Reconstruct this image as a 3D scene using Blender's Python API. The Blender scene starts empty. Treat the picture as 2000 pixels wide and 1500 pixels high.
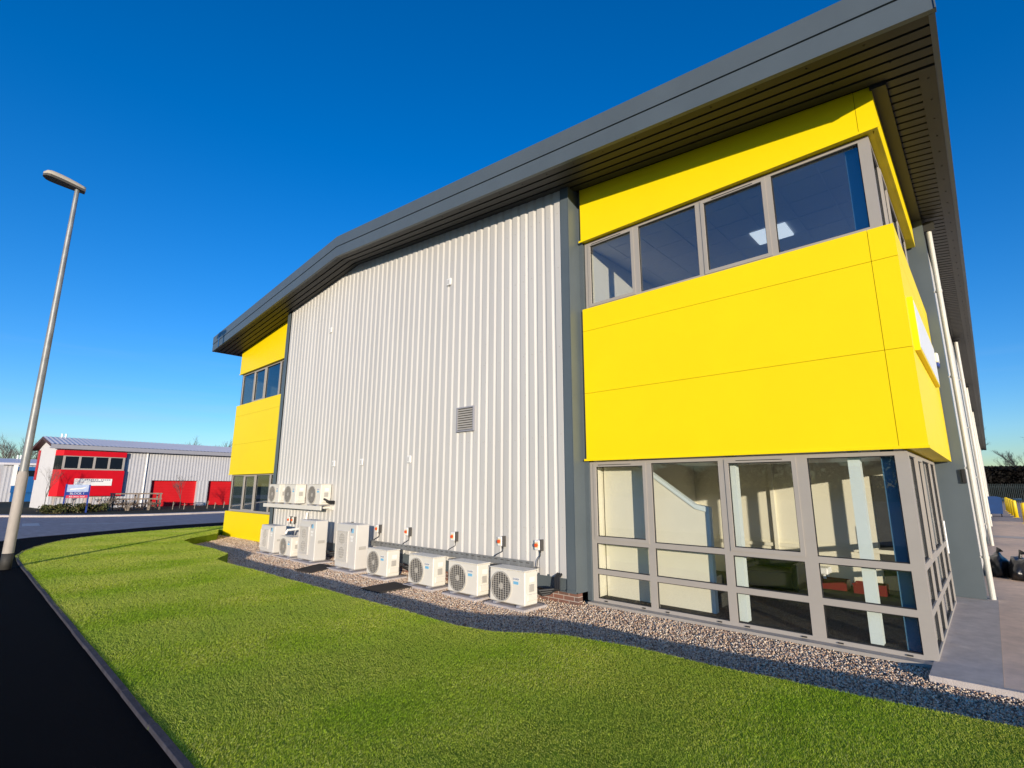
import bpy, math, random
import numpy as np
from mathutils import Vector, Matrix
random.seed(7); rng = np.random.default_rng(11)
sc = bpy.context.scene
COL = sc.collection
PI = math.pi

# ------------------------------------------------------------------ camera
pitch, yaw, roll = .2000, .7485, .0018
cp, sp = math.cos(pitch), math.sin(pitch); cyw, syw = math.cos(yaw), math.sin(yaw)
F = Vector((-syw*cp, cyw*cp, sp)); R = Vector((cyw, syw, 0)); U = R.cross(F)
R2 = R*math.cos(roll)+U*math.sin(roll); U2 = -R*math.sin(roll)+U*math.cos(roll)
cam = bpy.data.cameras.new('camera'); cam.lens = 36*987.5/2000; cam.sensor_width = 36
cam.clip_start = .05; cam.clip_end = 5000
CAMP = Vector((.465, -7.616, 1.98))
co = bpy.data.objects.new('camera', cam); COL.objects.link(co)
m = Matrix((R2, U2, -F)).transposed().to_4x4(); m.translation = CAMP
co.matrix_world = m; sc.camera = co

# ------------------------------------------------------------------ light
SUN_EL, SUN_AZ = math.radians(6.9), math.radians(50)     # azimuth from -Y towards +X
sdir = Vector((math.sin(SUN_AZ)*math.cos(SUN_EL), -math.cos(SUN_AZ)*math.cos(SUN_EL), math.sin(SUN_EL)))
sun = bpy.data.lights.new('sun', 'SUN'); sun.energy = 5.0; sun.angle = math.radians(.5); sun.color = (1, .87, .70)
so = bpy.data.objects.new('sun', sun); COL.objects.link(so)
so.rotation_euler = sdir.to_track_quat('Z', 'Y').to_euler(); so.location = sdir*60
w = bpy.data.worlds.new('World'); sc.world = w; w.use_nodes = True
nt = w.node_tree; bg = nt.nodes['Background']
sky = nt.nodes.new('ShaderNodeTexSky'); sky.sky_type = 'NISHITA'; sky.sun_disc = False
sky.sun_elevation = SUN_EL; sky.sun_rotation = PI-SUN_AZ
sky.air_density = 1.0; sky.dust_density = .1; sky.ozone_density = 3.0
hs = nt.nodes.new('ShaderNodeHueSaturation'); hs.inputs['Saturation'].default_value = 1.3; hs.inputs['Value'].default_value = 1.2
wbal = nt.nodes.new('ShaderNodeMix'); wbal.data_type = 'RGBA'; wbal.blend_type = 'MULTIPLY'; wbal.inputs['Factor'].default_value = 1; wbal.inputs['B'].default_value = (.88, .99, 1.33, 1)
nt.links.new(sky.outputs[0], hs.inputs['Color']); nt.links.new(hs.outputs[0], wbal.inputs['A']); 
wtc = nt.nodes.new('ShaderNodeTexCoord'); wsep = nt.nodes.new('ShaderNodeSeparateXYZ'); wmp = nt.nodes.new('ShaderNodeMapping'); wmp.inputs['Scale'].default_value = (1.2, 1.2, 16)
wno = nt.nodes.new('ShaderNodeTexNoise'); wno.inputs['Scale'].default_value = 2.2; wno.inputs['Detail'].default_value = 5
wr1 = nt.nodes.new('ShaderNodeMapRange'); wr1.inputs[1].default_value = .48; wr1.inputs[2].default_value = .75; wr1.inputs[4].default_value = .30
wr2 = nt.nodes.new('ShaderNodeMapRange'); wr2.inputs[1].default_value = .24; wr2.inputs[2].default_value = .08
wmu = nt.nodes.new('ShaderNodeMath'); wmu.operation = 'MULTIPLY'; wcl = nt.nodes.new('ShaderNodeMix'); wcl.data_type = 'RGBA'; wcl.inputs['B'].default_value = (2.6, 3.6, 4.9, 1)
nt.links.new(wtc.outputs['Generated'], wmp.inputs[0]); nt.links.new(wmp.outputs[0], wno.inputs['Vector']); nt.links.new(wtc.outputs['Generated'], wsep.inputs[0])
nt.links.new(wno.outputs['Fac'], wr1.inputs[0]); nt.links.new(wsep.outputs['Z'], wr2.inputs[0]); nt.links.new(wr1.outputs[0], wmu.inputs[0]); nt.links.new(wr2.outputs[0], wmu.inputs[1])
nt.links.new(wmu.outputs[0], wcl.inputs['Factor']); nt.links.new(wbal.outputs['Result'], wcl.inputs['A']); nt.links.new(wcl.outputs['Result'], bg.inputs['Color'])
bg.inputs['Strength'].default_value = .15
sc.view_settings.view_transform = 'Standard'; sc.view_settings.look = 'None'
sc.view_settings.exposure = 0.15; sc.view_settings.gamma = 1

# ------------------------------------------------------------------ materials
def mat(name, col, rough=.5, var=.06, scale=4, bump=0, bscale=60, spec=.5, metal=0, stretch=(1, 1, 1), col2=None):
    mt = bpy.data.materials.new(name); mt.use_nodes = True; t = mt.node_tree; b = t.nodes['Principled BSDF']
    b.inputs['Roughness'].default_value = rough; b.inputs['Metallic'].default_value = metal
    b.inputs['Specular IOR Level'].default_value = spec
    tc = t.nodes.new('ShaderNodeTexCoord'); mp = t.nodes.new('ShaderNodeMapping'); mp.inputs['Scale'].default_value = stretch
    t.links.new(tc.outputs['Object'], mp.inputs[0])
    n = t.nodes.new('ShaderNodeTexNoise'); n.inputs['Scale'].default_value = scale; n.inputs['Detail'].default_value = 6; n.inputs['Roughness'].default_value = .65
    t.links.new(mp.outputs[0], n.inputs['Vector'])
    r = t.nodes.new('ShaderNodeValToRGB'); r.color_ramp.elements[0].position = .3; r.color_ramp.elements[1].position = .7
    c2 = col2 or tuple(min(1, c*(1+var)) for c in col); c1 = col if col2 else tuple(c*(1-var) for c in col)
    r.color_ramp.elements[0].color = (*c1, 1); r.color_ramp.elements[1].color = (*c2, 1)
    t.links.new(n.outputs['Fac'], r.inputs[0]); t.links.new(r.outputs[0], b.inputs['Base Color'])
    if bump:
        n2 = t.nodes.new('ShaderNodeTexNoise'); n2.inputs['Scale'].default_value = bscale; n2.inputs['Detail'].default_value = 4
        t.links.new(mp.outputs[0], n2.inputs['Vector'])
        bp = t.nodes.new('ShaderNodeBump'); bp.inputs['Strength'].default_value = bump; bp.inputs['Distance'].default_value = .02
        t.links.new(n2.outputs['Fac'], bp.inputs['Height']); t.links.new(bp.outputs[0], b.inputs['Normal'])
    return mt
def island_mat(name, cols, rough=.8, spec=.3, trans=None):
    """colour chosen per loose island (stones, blades, leaves)"""
    mt = bpy.data.materials.new(name); mt.use_nodes = True; t = mt.node_tree; b = t.nodes['Principled BSDF']
    b.inputs['Roughness'].default_value = rough; b.inputs['Specular IOR Level'].default_value = spec
    g = t.nodes.new('ShaderNodeNewGeometry'); r = t.nodes.new('ShaderNodeValToRGB'); r.color_ramp.interpolation = 'LINEAR'
    els = r.color_ramp.elements
    while len(els) < len(cols): els.new(.5)
    for i, c in enumerate(cols): els[i].position = i/(len(cols)-1); els[i].color = (*c, 1)
    t.links.new(g.outputs['Random Per Island'], r.inputs[0]); t.links.new(r.outputs[0], b.inputs['Base Color'])
    return mt, t, b, r
def glass_mat(name, tint=(.965, .975, .97), ior=1.5):
    mt = bpy.data.materials.new(name); mt.use_nodes = True; t = mt.node_tree; t.nodes.clear()
    o = t.nodes.new('ShaderNodeOutputMaterial'); mx = t.nodes.new('ShaderNodeMixShader')
    tr = t.nodes.new('ShaderNodeBsdfTransparent'); tr.inputs[0].default_value = (*tint, 1)
    gl = t.nodes.new('ShaderNodeBsdfGlossy'); gl.inputs['Roughness'].default_value = .0; gl.inputs[0].default_value = (.95, .97, 1, 1)
    fr = t.nodes.new('ShaderNodeFresnel'); 
    ge = t.nodes.new('ShaderNodeNewGeometry'); mi = t.nodes.new('ShaderNodeMix'); mi.inputs['A'].default_value = ior; mi.inputs['B'].default_value = 1/ior   # thin pane: no total internal reflection at its back face
    t.links.new(ge.outputs['Backfacing'], mi.inputs['Factor']); t.links.new(mi.outputs['Result'], fr.inputs[0])
    t.links.new(fr.outputs[0], mx.inputs[0]); t.links.new(tr.outputs[0], mx.inputs[1]); t.links.new(gl.outputs[0], mx.inputs[2]); t.links.new(mx.outputs[0], o.inputs[0])
    return mt
M = {}
M['silver'] = mat('silver_cladding', (.53, .515, .485), .42, .06, 1.2, stretch=(1, 1, .15), spec=.5)
M['yellow'] = mat('yellow_panel', (.90, .68, .003), .45, .025, .8, spec=.22, bump=.12, bscale=1.3)
M['anth'] = mat('anthracite_steel', (.092, .114, .126), .40, .06, 1.5, spec=.5)
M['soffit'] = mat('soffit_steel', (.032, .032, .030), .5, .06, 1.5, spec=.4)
M['frame'] = mat('taupe_aluminium', (.355, .325, .290), .45, .03, 3, spec=.4)
M['glass'] = glass_mat('window_glass')
M['glassu'] = glass_mat('upper_glass', (.93, .95, .97), 2.0)
M['dark'] = mat('black_rubber', (.012, .012, .013), .6)
M['brick'] = None
M['ac'] = mat('ivory_casing', (.70, .665, .585), .45, .03, 3, spec=.4)
M['acgrey'] = mat('pale_grey_casing', (.60, .575, .53), .5, .03, 3, spec=.4)
M['acdark'] = mat('fan_shadow_grey', (.07, .065, .06), .6)
M['wire'] = mat('grille_wire', (.42, .40, .36), .5)
M['white'] = mat('white_plastic', (.78, .77, .74), .4, .02)
M['pipe'] = mat('white_downpipe', (.58, .565, .50), .4, .06, 2, spec=.5)
M['conc'] = mat('concrete_slab', (.48, .43, .40), .9, .12, 8, .3, 80, spec=.2)
M['galv'] = mat('galvanised_steel', (.25, .255, .25), .5, .3, 9, spec=.6, metal=.35, stretch=(1, 1, .35))
M['red'] = mat('red_panel', (.55, .004, .012), .4, .06, 1.5, spec=.3)
M['redd'] = mat('red_door', (.56, .012, .016), .45, .10, 1, spec=.3)
M['crate'] = mat('dull_red_crate', (.15, .010, .012), .5)
M['orange'] = mat('orange_red_knob', (.62, .09, .02), .4)
M['blackglass'] = mat('dark_glazing', (.008, .011, .015), .06, spec=.6)
M['roofw'] = mat('pale_roof_sheet', (.64, .61, .62), .45, .05, 1)
M['rgrey'] = mat('grey_cladding', (.46, .46, .48), .5, .04, 1.5)
M['ggrey'] = mat('grey_gutter', (.30, .30, .33), .5, .04, 1.5)
M['bluep'] = mat('blue_panel', (.01, .10, .30), .4)
M['blued'] = mat('blue_paint', (.02, .05, .26), .4)
M['mustard'] = mat('mustard_panel', (.75, .33, .01), .5)
M['cream'] = mat('cream_plaster', (.72, .68, .54), .8, .03, 2)
M['colw'] = mat('white_column_paint', (.64, .70, .67), .6, .02)
M['colb'] = mat('blue_column_paint', (.06, .15, .24), .5, .02)
M['carpet'] = mat('dark_carpet', (.055, .055, .048), .95, .15, 6, spec=.1)
M['ceil'] = mat('ceiling_tile', (.66, .66, .66), .9, .02)
M['ceil2'] = mat('ceiling_grid_grey', (.72, .72, .72), .9, .02)
M['tarmac'] = mat('shade_darkened_tarmac', (.0025, .0028, .004), .95, .5, 170, .6, 260, spec=.03, col2=(.009, .009, .011))  # foreground shadow is put into this near-black colour
M['road'] = mat('road_asphalt', (.34, .295, .285), .9, .15, 3, .3, 60, spec=.15, stretch=(.3, 1, 1))
M['edge'] = mat('dark_concrete_edging', (.062, .058, .07), .9, .3, 9, .2, 60, spec=.2)
M['kerb'] = mat('pale_kerb', (.50, .44, .40), .9, .1, 4, spec=.2)
M['verge'] = mat('verge_soil', (.05, .045, .038), .95, .4, 3, .3, 30, spec=.1, col2=(.09, .085, .045))
M['ground'] = mat('rough_ground', (.07, .075, .04), .95, .3, .4, spec=.1)
M['soil'] = mat('lawn_soil', (.16, .25, .02), .95, .3, 5, spec=.1)
M['gravelbase'] = mat('gravel_base', (.22, .18, .15), .95, .5, 60, .8, 60, spec=.1)
M['paving'] = mat('pink_concrete_paving', (.72, .535, .405), .9, .14, 4, .25, 90, spec=.2)
M['smooth'] = mat('trowelled_concrete', (.52, .45, .395), .75, .16, 5, .1, 40, spec=.3)
M['mark'] = mat('worn_white_line', (.42, .42, .42), .8, .3, 8)
M['timber'] = mat('weathered_timber', (.23, .18, .14), .85, .25, 8, stretch=(1, 1, .2))
M['bark'] = mat('bare_bark', (.10, .085, .075), .9, .3, 10)
M['barkl'] = mat('pale_stem', (.30, .25, .20), .9, .3, 10)
M['fence'] = mat('dark_palisade_steel', (.012, .025, .028), .6, .2, 3)
M['bin'] = mat('blue_bin_plastic', (.008, .045, .16), .5, .1, 3)
M['bag'] = mat('black_plastic_bag', (.008, .009, .012), .35, .2, 8, .6, 9)
M['yelpost'] = mat('yellow_post_paint', (.78, .55, .01), .45, .05)
M['mat'] = mat('brown_coir_mat', (.075, .062, .05), .95, .3, 60, .5, 150, spec=.1)
M['led'] = bpy.data.materials.new('ceiling_lamp_diffuser'); M['led'].use_nodes = True
_b = M['led'].node_tree.nodes['Principled BSDF']; _b.inputs['Base Color'].default_value = (.8, .85, .85, 1); _b.inputs['Emission Color'].default_value = (.85, .95, 1, 1); _b.inputs['Emission Strength'].default_value = .75
def brick_mat():
    mt = bpy.data.materials.new('red_brick'); mt.use_nodes = True; t = mt.node_tree; b = t.nodes['Principled BSDF']; b.inputs['Roughness'].default_value = .9
    tc = t.nodes.new('ShaderNodeTexCoord'); mp = t.nodes.new('ShaderNodeMapping'); mp.inputs['Rotation'].default_value = (-PI/2, 0, 0)
    br = t.nodes.new('ShaderNodeTexBrick'); br.inputs['Scale'].default_value = 1; br.inputs['Brick Width'].default_value = .225; br.inputs['Row Height'].default_value = .075; br.inputs['Mortar Size'].default_value = .006
    br.inputs['Color1'].default_value = (.22, .10, .07, 1); br.inputs['Color2'].default_value = (.12, .075, .06, 1); br.inputs['Mortar'].default_value = (.42, .36, .31, 1)
    t.links.new(tc.outputs['Object'], mp.inputs[0]); t.links.new(mp.outputs[0], br.inputs['Vector']); t.links.new(br.outputs['Color'], b.inputs['Base Color'])
    return mt
M['brick'] = brick_mat()

# ------------------------------------------------------------------ mesh helpers
class MB:
    def __init__(s): s.v = []; s.f = []; s.mi = []
    def add(s, vs, fs, mi=0):
        o = len(s.v); s.v += [tuple(v) for v in vs]
        for f in fs: s.f.append([o+i for i in f]); s.mi.append(mi)
        return s
    def box(s, x0, x1, y0, y1, z0, z1, mi=0):
        return s.add([(x0, y0, z0), (x1, y0, z0), (x1, y1, z0), (x0, y1, z0), (x0, y0, z1), (x1, y0, z1), (x1, y1, z1), (x0, y1, z1)],
                     [(0, 3, 2, 1), (4, 5, 6, 7), (0, 1, 5, 4), (1, 2, 6, 5), (2, 3, 7, 6), (3, 0, 4, 7)], mi)
    def bbox(s, x0, x1, y0, y1, z0, z1, r=.012, mi=0):
        """box with chamfered edges"""
        v = []; f = []
        X = (x0, x1); Y = (y0, y1); Z = (z0, z1)
        idx = {}
        for i in (0, 1):
            for j in (0, 1):
                for k in (0, 1):
                    sx, sy, sz = (1 if i == 0 else -1), (1 if j == 0 else -1), (1 if k == 0 else -1)
                    idx[i, j, k] = len(v)
                    v += [(X[i], Y[j]+sy*r, Z[k]+sz*r), (X[i]+sx*r, Y[j], Z[k]+sz*r), (X[i]+sx*r, Y[j]+sy*r, Z[k])]
        g = lambda i, j, k, a: idx[i, j, k]+a
        for i in (0, 1): f.append([g(i, 0, 0, 0), g(i, 1, 0, 0), g(i, 1, 1, 0), g(i, 0, 1, 0)][::(1 if i else -1)])
        for j in (0, 1): f.append([g(0, j, 0, 1), g(1, j, 0, 1), g(1, j, 1, 1), g(0, j, 1, 1)][::(-1 if j else 1)])
        for k in (0, 1): f.append([g(0, 0, k, 2), g(1, 0, k, 2), g(1, 1, k, 2), g(0, 1, k, 2)][::(1 if k else -1)])
        for i in (0, 1):
            for j in (0, 1): f.append([g(i, j, 0, 0), g(i, j, 1, 0), g(i, j, 1, 1), g(i, j, 0, 1)])
            for k in (0, 1): f.append([g(i, 0, k, 0), g(i, 1, k, 0), g(i, 1, k, 2), g(i, 0, k, 2)])
        for j in (0, 1):
            for k in (0, 1): f.append([g(0, j, k, 1), g(1, j, k, 1), g(1, j, k, 2), g(0, j, k, 2)])
        for i in (0, 1):
            for j in (0, 1):
                for k in (0, 1): f.append([g(i, j, k, 0), g(i, j, k, 1), g(i, j, k, 2)])
        return s.add(v, f, mi)
    def prism(s, pts, z0, z1, mi=0):
        n = len(pts)
        v = [(p[0], p[1], z0) for p in pts]+[(p[0], p[1], z1) for p in pts]
        f = [list(range(n))[::-1], list(range(n, 2*n))]+[(i, (i+1) % n, n+(i+1) % n, n+i) for i in range(n)]
        return s.add(v, f, mi)
    def prismy(s, pts, y0, y1, mi=0):
        """polygon in XZ extruded along Y"""
        n = len(pts)
        v = [(p[0], y0, p[1]) for p in pts]+[(p[0], y1, p[1]) for p in pts]
        return s.add(v, [list(range(n)), list(range(n, 2*n))[::-1]]+[(i, n+i, n+(i+1) % n, (i+1) % n) for i in range(n)], mi)
    def tube(s, pts, rad, n=8, cap=True, mi=0):
        pts = [Vector(p) for p in pts]; rs = rad if isinstance(rad, (list, tuple)) else [rad]*len(pts)
        v = []; f = []
        for i, p in enumerate(pts):
            d = (pts[min(i+1, len(pts)-1)]-pts[max(i-1, 0)]).normalized()
            a = d.orthogonal().normalized() if i == 0 else (a-d*a.dot(d)).normalized()
            b = d.cross(a)
            for k in range(n):
                t = 2*PI*k/n; q = p+(a*math.cos(t)+b*math.sin(t))*rs[i]; v.append(tuple(q))
        for i in range(len(pts)-1):
            for k in range(n): f.append((i*n+k, i*n+(k+1) % n, (i+1)*n+(k+1) % n, (i+1)*n+k))
        if cap: f += [tuple(range(n))[::-1], tuple(range((len(pts)-1)*n, len(pts)*n))]
        return s.add(v, f, mi)
    def disc(s, c, r, y0, y1, n=24, mi=0):
        """cylinder with its axis along Y"""
        v = [(c[0]+r*math.cos(2*PI*k/n), y0, c[1]+r*math.sin(2*PI*k/n)) for k in range(n)]+[(c[0]+r*math.cos(2*PI*k/n), y1, c[1]+r*math.sin(2*PI*k/n)) for k in range(n)]
        return s.add(v, [list(range(n)), list(range(n, 2*n))[::-1]]+[(k, n+k, n+(k+1) % n, (k+1) % n) for k in range(n)], mi)
    def ring(s, c, r0, r1, y0, y1, n=24, mi=0):
        v = []
        for r, y in ((r0, y0), (r1, y0), (r1, y1), (r0, y1)):
            v += [(c[0]+r*math.cos(2*PI*k/n), y, c[1]+r*math.sin(2*PI*k/n)) for k in range(n)]
        return s.add(v, [(a*n+k, a*n+(k+1) % n, ((a+1) % 4)*n+(k+1) % n, ((a+1) % 4)*n+k) for a in range(4) for k in range(n)], mi)
    def build(s, name, mats, parent=None, smooth=False):
        me = bpy.data.meshes.new(name); me.from_pydata(s.v, [], s.f)
        mats = mats if isinstance(mats, (list, tuple)) else [mats]
        for mt in mats: me.materials.append(mt)
        if len(mats) > 1: me.polygons.foreach_set('material_index', s.mi)
        import bmesh
        bm = bmesh.new(); bm.from_mesh(me); bmesh.ops.recalc_face_normals(bm, faces=bm.faces); bm.to_mesh(me); bm.free()
        if smooth: me.polygons.foreach_set('use_smooth', [True]*len(me.polygons)); 
        o = bpy.data.objects.new(name, me); COL.objects.link(o)
        if parent: o.parent = parent
        return o
def tag(o, label=None, cat=None, group=None, kind=None):
    if label: o['label'] = label
    if cat: o['category'] = cat
    if group: o['group'] = group
    if kind: o['kind'] = kind
    return o
def empty(name, loc=(0, 0, 0), rz=0, **k):
    o = bpy.data.objects.new(name, None); COL.objects.link(o); o.location = loc; o.rotation_euler = (0, 0, rz); o.empty_display_size = .2
    return tag(o, **k)
def copy_tree(o, parent=None):
    c = o.copy(); COL.objects.link(c)
    if parent: c.parent = parent
    for ch in list(o.children): copy_tree(ch, c)
    return c
def text(name, s, size, loc, rot, mt, parent=None, ext=.001, align='CENTER', xs=1):
    cu = bpy.data.curves.new(name, 'FONT'); cu.body = s; cu.size = size; cu.extrude = ext; cu.align_x = align; cu.align_y = 'CENTER'; cu.resolution_u = 2
    tmp = bpy.data.objects.new(name, cu); COL.objects.link(tmp)
    dg = bpy.context.evaluated_depsgraph_get(); me = bpy.data.meshes.new_from_object(tmp.evaluated_get(dg))
    bpy.data.objects.remove(tmp); me.materials.clear(); me.materials.append(mt); me.name = name
    o = bpy.data.objects.new(name, me); COL.objects.link(o); o.location = loc; o.rotation_euler = rot; o.scale = (xs, 1, 1)
    if parent: o.parent = parent
    return o
FRONT = (PI/2, 0, 0)      # text lying in an XZ plane, read from -Y
def sheet(name, pts, z, mt, label=None):
    o = MB().add([(p[0], p[1], z) for p in pts], [list(range(len(pts)))]).build(name, mt)
    return tag(o, label, kind='structure')
def fast_mesh(name, V, T, mt, parent=None, smooth=False, per=3):
    me = bpy.data.meshes.new(name); V = np.asarray(V, np.float32); T = np.asarray(T, np.int32)
    me.vertices.add(len(V)); me.vertices.foreach_set('co', V.ravel())
    me.loops.add(T.size); me.loops.foreach_set('vertex_index', T.ravel())
    me.polygons.add(len(T)); me.polygons.foreach_set('loop_start', np.arange(0, T.size, per, dtype=np.int32))
    me.polygons.foreach_set('loop_total', np.full(len(T), per, np.int32))
    if smooth: me.polygons.foreach_set('use_smooth', np.ones(len(T), bool))
    me.update(calc_edges=True); me.materials.append(mt)
    o = bpy.data.objects.new(name, me); COL.objects.link(o)
    if parent: o.parent = parent
    return o
def inpoly(P, poly):
    x, y = P[:, 0], P[:, 1]; c = np.zeros(len(P), bool); n = len(poly)
    for i in range(n):
        (x1, y1), (x2, y2) = poly[i], poly[(i+1) % n]
        k = ((y1 > y) != (y2 > y)); xx = (x2-x1)*(y-y1)/((y2-y1) or 1e-9)+x1; c ^= k & (x < xx)
    return c

# ------------------------------------------------------------------ ground
sheet('ground', [(-2500, -2500), (2500, -2500), (2500, 2500), (-2500, 2500)], -.06, M['ground'])
sheet('road', [(-120, -80), (60, -80), (60, 90), (-120, 90)], 0, M['road'])
LZ = .26  # extra lawn height added so its edge shades the gravel
tar_edge = [(4.85, -6.4), (-16.41, -6.4), (-17.76, -6.34), (-18.73, -6.17), (-19.6, -5.93), (-20.76, -5.52), (-21.73, -5.06), (-22.5, -4.46), (-23.08, -3.82), (-23.76, -2.48), (-24.24, -1.13), (-24.72, 0.61), (-25.3, 3.61), (-25.69, 8.44)]
grav_edge = [(-21.97, -0.37), (-20.76, -0.79), (-19.6, -1.95), (-18.91, -2.36), (-17.33, -2.48), (-15.77, -2.42), (-14.38, -2.52), (-14.04, -2.72), (-13.44, -3.1), (-12.79, -3.13), (-11.49, -3.09), (-9.3, -3.06), (-7.39, -3.05), (-5.88, -3.02), (-4.77, -3.03), (-4.24, -2.91), (-3.5, -2.44), (-2.61, -2.26), (-1.78, -2.26), (-0.51, -2.14), (0.39, -2.02), (4.85, -1.71)]
grav_edge[0] = (-22.75, -.10)
lawn_poly = [(tar_edge[-1][0], 9), (-22.75, 9)]+grav_edge+tar_edge
lw = MB().prism(lawn_poly, -.02, LZ-.013).build('lawn', M['soil']); tag(lw, kind='structure')
# tarmac footpath wrapping the lawn
outer = [(4.78, -11.79), (-19.02, -11.79), (-22.92, -6.46), (-23.97, -5.55), (-25.21, -3.46), (-26.26, -1.89), (-26.92, -0.36), (-27.49, 2.49), (-27.88, 8.2)]
tp = [(p[0], p[1]-.0) for p in tar_edge]
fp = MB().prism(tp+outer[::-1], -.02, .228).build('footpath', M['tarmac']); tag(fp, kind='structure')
def strip(name, line, wd, z0, z1, mt):
    b = MB(); L = [Vector((p[0], p[1])) for p in line]
    off = []
    for i in range(len(L)):
        d = (L[min(i+1, len(L)-1)]-L[max(i-1, 0)]).normalized(); off.append(L[i]+Vector((-d.y, d.x))*wd)
    for i in range(len(L)-1): b.prism([L[i], L[i+1], off[i+1], off[i]], z0, z1)
    return b.build(name, mt)
def edging():
    b = MB(); (xa, ya), (xb, _) = tar_edge[0], tar_edge[1]; n = int((xa-xb)/.915)
    for i in range(n):
        x = xa-i*.915; j = .002*math.sin(i*2.3)
        b.bbox(x-.909, x, ya-.002+j, ya+.052+j, 0, LZ+.002+.5*j, .004)
    L = [(xa-n*.915, ya)]+tar_edge[1:]
    L = [Vector(p) for p in L]
    for i in range(len(L)-1):
        d = (L[i+1]-L[i]).normalized(); o = Vector((d.y, -d.x))*.05
        b.prism([L[i], L[i+1], L[i+1]+o, L[i]+o], 0, LZ+.002)
    return b.build('lawn_edging', M['edge'])
tag(edging(), kind='structure')
tag(strip('footpath_kerb', outer[2:], .12, -.02, .234, M['edge']), kind='structure')
# gravel bed
grav_poly = [(-22.9, .15)]+grav_edge+[(5, -.52), (-.27, -.52), (-.27, .02), (-4.8, .02), (-4.8, .15)]
sheet('gravel_bed', grav_poly, .008, M['gravelbase'])
# paving on the right
pv = MB().prism([(.30, -.46), (9, -.30), (9, 130), (.0, 130), (.0, 5.2), (.30, 5.2)], -.02, .078).build('paving', M['paving']); tag(pv, kind='structure')
ps = MB().prism([(-.26, -.46), (.298, -.46), (.298, 5.2), (-.26, 5.2)], -.02, .082).build('concrete_apron', M['smooth']); tag(ps, kind='structure')
pk = MB().prism([(-.262, -.52), (9, -.36), (9, -.302), (-.262, -.462)], -.02, .085).build('paving_kerb', M['conc']); tag(pk, kind='structure')
# far kerb and verge
kl = [(-75, -24), (-60, -14.5), (-52, -9.2), (-46.3, -5.4), (-44.2, -3.6), (-42.9, -2.05), (-41.9, 0), (-41.5, 1.8), (-41.5, 4), (-41.9, 6.2), (-42.6, 10), (-44, 18), (-46, 32), (-48, 60)]
tag(strip('far_kerb', kl, .9, -.02, .11, M['kerb']), kind='structure')
off = []
for i, p in enumerate(kl):
    a, b_ = Vector(kl[max(i-1, 0)]), Vector(kl[min(i+1, len(kl)-1)]); d = (b_-a).normalized(); off.append((p[0]-d.y*.9, p[1]+d.x*.9))
vg = MB().prism(off+[(-110, 60), (-110, -24)], -.02, .10).build('verge', M['verge']); tag(vg, kind='structure')
sheet('road_marking', [(-37.4, -4.96), (-35, -5.1), (-34.85, -4.45), (-37.28, -4.32)], .005, M['mark'])
sheet('road_marking', [(-35.6, -3.6), (-35.3, -3.6), (-34.1, -1.2), (-34.0, 1.6), (-34.2, 1.6), (-34.35, -1.2)], .005, M['mark'])

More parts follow.
